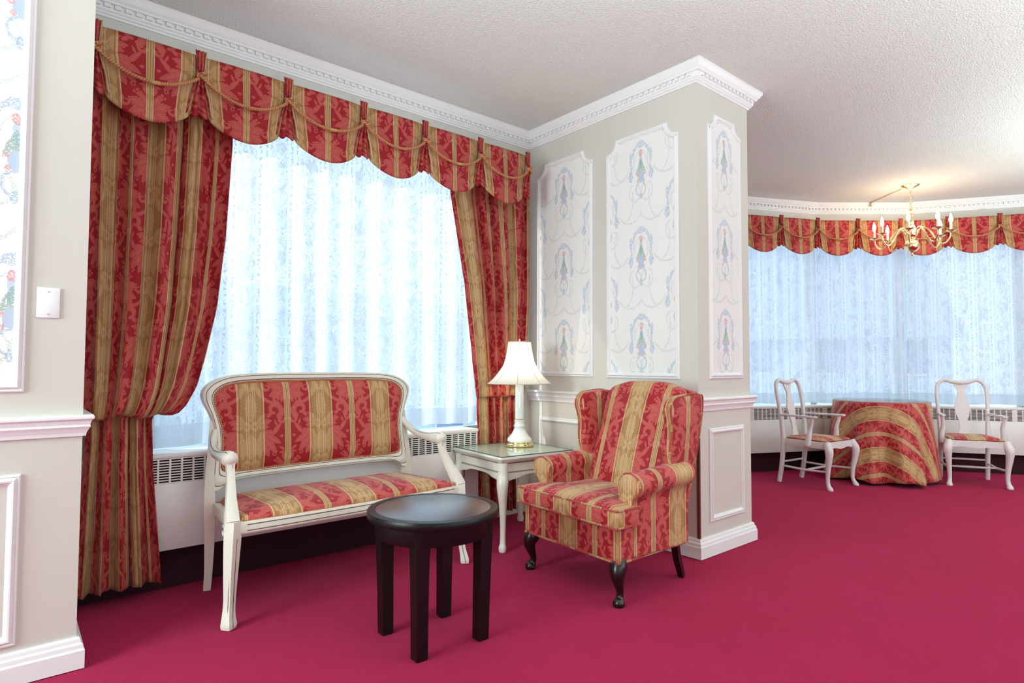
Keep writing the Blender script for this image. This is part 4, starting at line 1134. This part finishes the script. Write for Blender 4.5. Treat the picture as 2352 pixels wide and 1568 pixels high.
# ------------------------------------------------------------------ queen anne armchairs
def qa_chair(label, loc, rz):
    t = thing('dining_armchair', label, 'chair', loc, rz, 'white vase-back armchairs in the far room')
    for sx in (-1, 1):
        pts, rad = catmull_r([(sx*.222, -.232, .435), (sx*.230, -.245, .40), (sx*.240, -.262, .355), (sx*.238, -.258, .28), (sx*.228, -.240, .16), (sx*.226, -.238, .07), (sx*.232, -.252, .03), (sx*.234, -.262, .012), (sx*.234, -.262, .003)], [.030, .034, .036, .028, .020, .017, .020, .026, .024], 4)
        G().tube(pts, rad, 10, sq=.3).make('leg', 'chairwhite', t, ang=60)
        # back leg rises into the stile and curves over to the yoke
        pts, rad = catmull_r([(sx*.200, .262, .003), (sx*.198, .235, .16), (sx*.198, .215, .36), (sx*.200, .215, .46), (sx*.205, .230, .62), (sx*.212, .250, .78), (sx*.212, .272, .90), (sx*.196, .285, .965), (sx*.158, .292, 1.002), (sx*.118, .294, 1.005), (sx*.070, .293, .988), (0, .292, .980)], [.020, .020, .021, .021, .018, .017, .017, .017, .018, .018, .020, .024], 5)
        G().tube(pts, rad, 10, sq=.6).make('stile', 'chairwhite', t, ang=60)
        # arm and its support
        ao = [(.228, .235), (.236, .10), (.262, -.04), (.272, -.14), (.258, -.165), (.228, -.155), (.222, -.05), (.208, .10), (.200, .235)]
        ao = [(sx*a, b) for a, b in ao]
        if sx > 0: ao = ao[::-1]
        G().prism(ao, .655, .675, lambda a, b, z: (a, b, z), .006).make('armrest', 'chairwhite', t, ang=60)
        pts, rad = catmull_r([(sx*.246, -.06, .40), (sx*.250, -.075, .47), (sx*.238, -.085, .55), (sx*.244, -.105, .62), (sx*.248, -.11, .658)], [.030, .024, .019, .016, .018], 4)
        G().tube(pts, rad, 8, sq=.6).make('arm_support', 'chairwhite', t, ang=60)
        G().bevbox(-.012, .012, -.21, .20, .372, .435, .004, tf=lambda x, y, z, sx=sx: (sx*(.218-.02*(y+.2)/.4)+x, y, z)).make('seat_rail', 'chairwhite', t)
        G().tube([(sx*.222, -.235, .165), (sx*.206, 0, .155), (sx*.198, .232, .165)], [.009, .012, .009], 8).make('stretcher', 'chairwhite', t)
    G().tube([(-.208, -.01, .155), (0, -.01, .155), (.208, -.01, .155)], [.008, .012, .008], 8).make('stretcher', 'chairwhite', t)
    G().tube([(-.198, .232, .20), (0, .232, .20), (.198, .232, .20)], [.008, .010, .008], 8).make('stretcher', 'chairwhite', t)
    # scalloped front rail
    fo = [(-.235, .435), (-.235, .385), (-.19, .372), (-.12, .382), (0, .368), (.12, .382), (.19, .372), (.235, .385), (.235, .435)]
    fo = [tuple(q) for q in catmull([Vector(q) for q in fo[1:-1]], 4)]
    fo = [(-.235, .435)][::-1]+fo+[(.235, .435)]
    G().prism(fo, -.250, -.226, lambda a, b, y: (a, y, b), 0.0).make('front_rail', 'chairwhite', t, smooth=False)
    G().bevbox(-.20, .20, .19, .215, .372, .435, .004).make('back_rail', 'chairwhite', t)
    so = resample([(-.218, -.222), (.218, -.222), (.195, .185), (-.195, .185)], .04)
    G().pad(so, .430, .455, .016, .024).make('seat', 'damask', t, autouv=True, ang=180)
    # vase splat
    hs = [(.060, .990), (.062, .955), (.052, .930), (.036, .905), (.030, .870), (.036, .835), (.052, .812), (.044, .800), (.060, .765), (.066, .72), (.056, .66), (.038, .60), (.032, .55), (.040, .49), (.052, .455), (.052, .435)]
    sp_ = [tuple(q) for q in catmull([Vector(q) for q in hs], 3)]
    out = [(x, z) for x, z in sp_]+[(-x, z) for x, z in sp_[::-1]]
    ysp = lambda z: .205+.09*max(0, (z-.45)/.54)
    V = [(x, ysp(z)+d, z) for d in (-.007, .007) for x, z in out]; N = len(out); n2 = len(sp_)
    Fc = [[i, N+i, N+(i+1) % N, (i+1) % N] for i in range(N)]
    for b0 in (0, N):
        for k in range(n2-1):
            f = [b0+k, b0+k+1, b0+N-2-k, b0+N-1-k]; Fc.append(f if b0 == 0 else f[::-1])
    mesh('back_splat', V, Fc, 'chairwhite', t, ang=40)
    return t
qa_chair('white vase-back armchair drawn up on the column side of the skirted round table', (6.08, 2.586, 0), R(-6))
qa_chair('white vase-back armchair between the skirted round table and the sheer curtains', (7.335, 1.628, 0), R(-64))

# ------------------------------------------------------------------ skirted round table
tx, ty, tr, tz = 6.93, 2.29, .425, .790
rt = thing('round_table', 'round white pedestal table hidden under a damask cloth', 'table', (tx, ty, 0))
G().lathe([(.40, tz-.03), (tr, tz-.028), (tr+.002, tz-.015), (tr, tz-.006), (.40, tz-.006)], 48).make('table_top', 'chairwhite', rt)
G().lathe([(.05, .12), (.07, .2), (.04, .35), (.035, .6), (.08, .73)], 20).make('pedestal', 'chairwhite', rt)
for k in range(4):
    a = R(200+90*k); pts, rad = catmull_r([(0, 0, .22), (.15*cos(a), .15*sin(a), .19), (.28*cos(a), .28*sin(a), .08), (.37*cos(a), .37*sin(a), .028)], [.035, .030, .024, .026], 5)
    G().tube(pts, rad, 10).make('leg', 'chairwhite', rt)
NC, NR = 180, 26; V = []; U = []
dirw = atan2(W3[1]-W2[1], W3[0]-W2[0])+pi/2      # outward window direction
def cloth_r(a, h):
    fold = sin(8*a+1.0+.6*sin(2*a)); fold = (abs(fold)**.7)*(1 if fold > 0 else -1)*.8+.35*sin(17*a+.7)
    flare = .115*h**1.1+.075*min(1, h*1.6)**1.2*(.35+.65*h)*fold
    back = cos(a-atan2(.76, .65)); 
    if back > 0: flare -= .135*h*back**1.2
    da = (a-R(-79)+pi) % (2*pi)-pi
    flare *= 1-.62*math.exp(-(da/.42)**2)            # the cloth gives way to the armchair leg
    return tr+.008+flare
# cloth stripes run straight across the top and down both sides
for j in range(NR+1):
    if j < 6: rr = (tr+.006)*max(.01, j/6); z = tz-.004+.0
    for i in range(NC):
        a = 2*pi*i/NC
        if j < 6: r_, z_ = rr, tz-.003
        else:
            h = (j-6)/(NR-6); r_ = cloth_r(a, h) if j > 6 else tr+.008
            z_ = tz-.006-(tz-.006-.022-.030*(.5+.5*sin(8*a+2.2)))*h
        V.append((tx+r_*cos(a), ty+r_*sin(a), z_))
        L_ = r_ if j < 6 else tr+(tz-z_)
        U.append((L_*cos(a-R(197))+.06, L_*sin(a-R(197))+.1))
Fc = [[j*NC+i, j*NC+(i+1) % NC, (j+1)*NC+(i+1) % NC, (j+1)*NC+i] for j in range(NR) for i in range(NC)]+[list(range(NC))[::-1]]
Fc = [f[::-1] for f in Fc]
o = mesh('tablecloth', V, Fc, 'damask', uv=U, ang=180); tag(o, 'floor-length red and gold damask cloth draped over the round table', 'tablecloth')
md = o.modifiers.new('thickness', 'SOLIDIFY'); md.thickness = .004; md.offset = 1
o = G().lathe([(.01, 0), (tr+.004, 0), (tr+.007, .003), (tr+.004, .007), (.01, .007)], 64).make('table_glass', 'tableglass'); o.location = (tx, ty, tz+.002)
tag(o, 'round glass sheet lying on the damask tablecloth', 'glass top')

# ------------------------------------------------------------------ chandelier
ch = thing('chandelier', 'brass chandelier with candle bulbs hanging in the far room', 'chandelier', (7.013, 1.998, H))
G().lathe([(.001, -.001), (.082, -.001), (.082, -.006), (.074, -.014), (.050, -.020), (.030, -.034), (.012, -.042), (.004, -.050)], 32).make('ceiling_canopy', 'brass', ch, ang=40)
nl = 7
for k in range(nl):
    zc = -.058-.030*k; lk = []
    for i in range(14):
        a = 2*pi*i/14; x = .009*cos(a); z = zc+.019*sin(a); lk.append((x, 0, z) if k % 2 else (0, x, z))
    G().tube(lk, .0028, 6, closed=True).make('chain_link', 'brass', ch)
G().lathe([(.004, -.245), (.010, -.250), (.014, -.262), (.040, -.270), (.042, -.274), (.018, -.284), (.014, -.296), (.022, -.306), (.022, -.316), (.015, -.322), (.019, -.340), (.025, -.368), (.027, -.395), (.018, -.420), (.024, -.428), (.030, -.436), (.024, -.446), (.018, -.456), (.024, -.470), (.030, -.484), (.052, -.500), (.056, -.520), (.034, -.540), (.022, -.552), (.030, -.565), (.055, -.582), (.070, -.610), (.072, -.635), (.062, -.662), (.040, -.682), (.018, -.692), (.012, -.702), (.016, -.712), (.010, -.726), (.002, -.732)], 28).make('turned_stem', 'brass', ch, ang=60)
G().tube([(.012*cos(2*pi*i/14), 0, -.750+.018*sin(2*pi*i/14)) for i in range(14)], .0025, 6, closed=True).make('pull_ring', 'brass', ch)
for k in range(8):
    a = 2*pi*k/8+R(12); ca, sa = cos(a), sin(a)
    pr = catmull([(.045, -.520), (.075, -.462), (.115, -.452), (.160, -.50), (.200, -.575), (.250, -.628), (.285, -.625), (.317, -.580), (.326, -.530)] and [Vector(q) for q in [(.045, -.520), (.075, -.462), (.115, -.452), (.160, -.50), (.200, -.575), (.250, -.628), (.285, -.625), (.317, -.580), (.326, -.530)]], 5)
    am = G().tube([(q.x*ca, q.x*sa, q.y) for q in pr], .0075, 8).make('arm', 'brass', ch)
    cx, cy = .326*ca, .326*sa
    G().lathe([(.006, -.535), (.012, -.528), (.036, -.520), (.046, -.512), (.047, -.509), (.034, -.514), (.012, -.518), (.012, -.505)], 20, (cx, cy, 0)).make('drip_pan', 'brass', am)
    G().lathe([(.0115, -.512), (.0115, -.438), (.008, -.434)], 14, (cx, cy, 0)).make('candle_sleeve', 'candle', am)
    G().lathe([(.008, -.436), (.012, -.428), (.0175, -.408), (.0175, -.396), (.012, -.370), (.006, -.350), (.001, -.336)], 14, (cx, cy, 0)).make('flame_bulb', 'bulb', am)
l = bpy.data.lights.new('chandelier_light', 'POINT'); l.energy = 12; l.color = (1, .78, .50); l.shadow_soft_size = .30
lo = bpy.data.objects.new('chandelier_light', l); C.objects.link(lo); lo.location = (7.013, 1.998, H-.33)
# surface raceway feeding the chandelier
a = Vector((7.05, 2.045)); b = Vector((7.42, 2.50)); d = (b-a).normalized(); n = Vector((-d.y, d.x))
rw = thing('cable_raceway', 'thin painted cable raceway running along the ceiling to the chandelier', 'raceway', (a.x, a.y, H), atan2(d.y, d.x))
L = (b-a).length
G().bevbox(.06, L, -.010, .010, -.014, -.0005, .003).make('channel', 'raceway', rw)
G().bevbox(L-.03, L, -.014, .014, -.052, -.012, .003).make('end_elbow', 'raceway', rw)

# ------------------------------------------------------------------ outside
def building(label, loc, rz, w_, d_, h_, roofh, cols, rows):
    t = thing('neighbouring_building', label, 'building', loc, rz)
    G().box(-w_/2, w_/2, 0, d_, 0, h_).make('wall', 'facade', t, smooth=False)
    V = [(-w_/2-.3, -.4, h_), (w_/2+.3, -.4, h_), (w_/2+.3, d_+.4, h_), (-w_/2-.3, d_+.4, h_), (-w_/2-.3, d_/2, h_+roofh), (w_/2+.3, d_/2, h_+roofh)]
    mesh('roof', V, [[0, 1, 5, 4], [2, 3, 4, 5], [1, 2, 5], [3, 0, 4], [3, 2, 1, 0]], 'roof', t, smooth=False)
    for i in range(cols):
        for j in range(rows):
            x = -w_/2+(i+.5)*w_/cols; z = 1.0+j*2.8
            f = G().box(x-.65, x+.65, -.06, .02, z, z+1.4).make('window', 'winframe', t, smooth=False)
            G().box(x-.57, x+.57, -.075, -.055, z+.08, z+1.32).make('pane', 'pane_far', f, smooth=False)
building('pale blue house seen dimly through the lace behind the settee', (7.0, 17.0, -3.0), R(4), 12, 7, 5.6, 1.2, 5, 2)
building('pale blue gabled house seen through the lace of the far curved window', (23.0, 12.0, -3.0), R(-62), 13, 9, 5.2, 4.5, 5, 2)
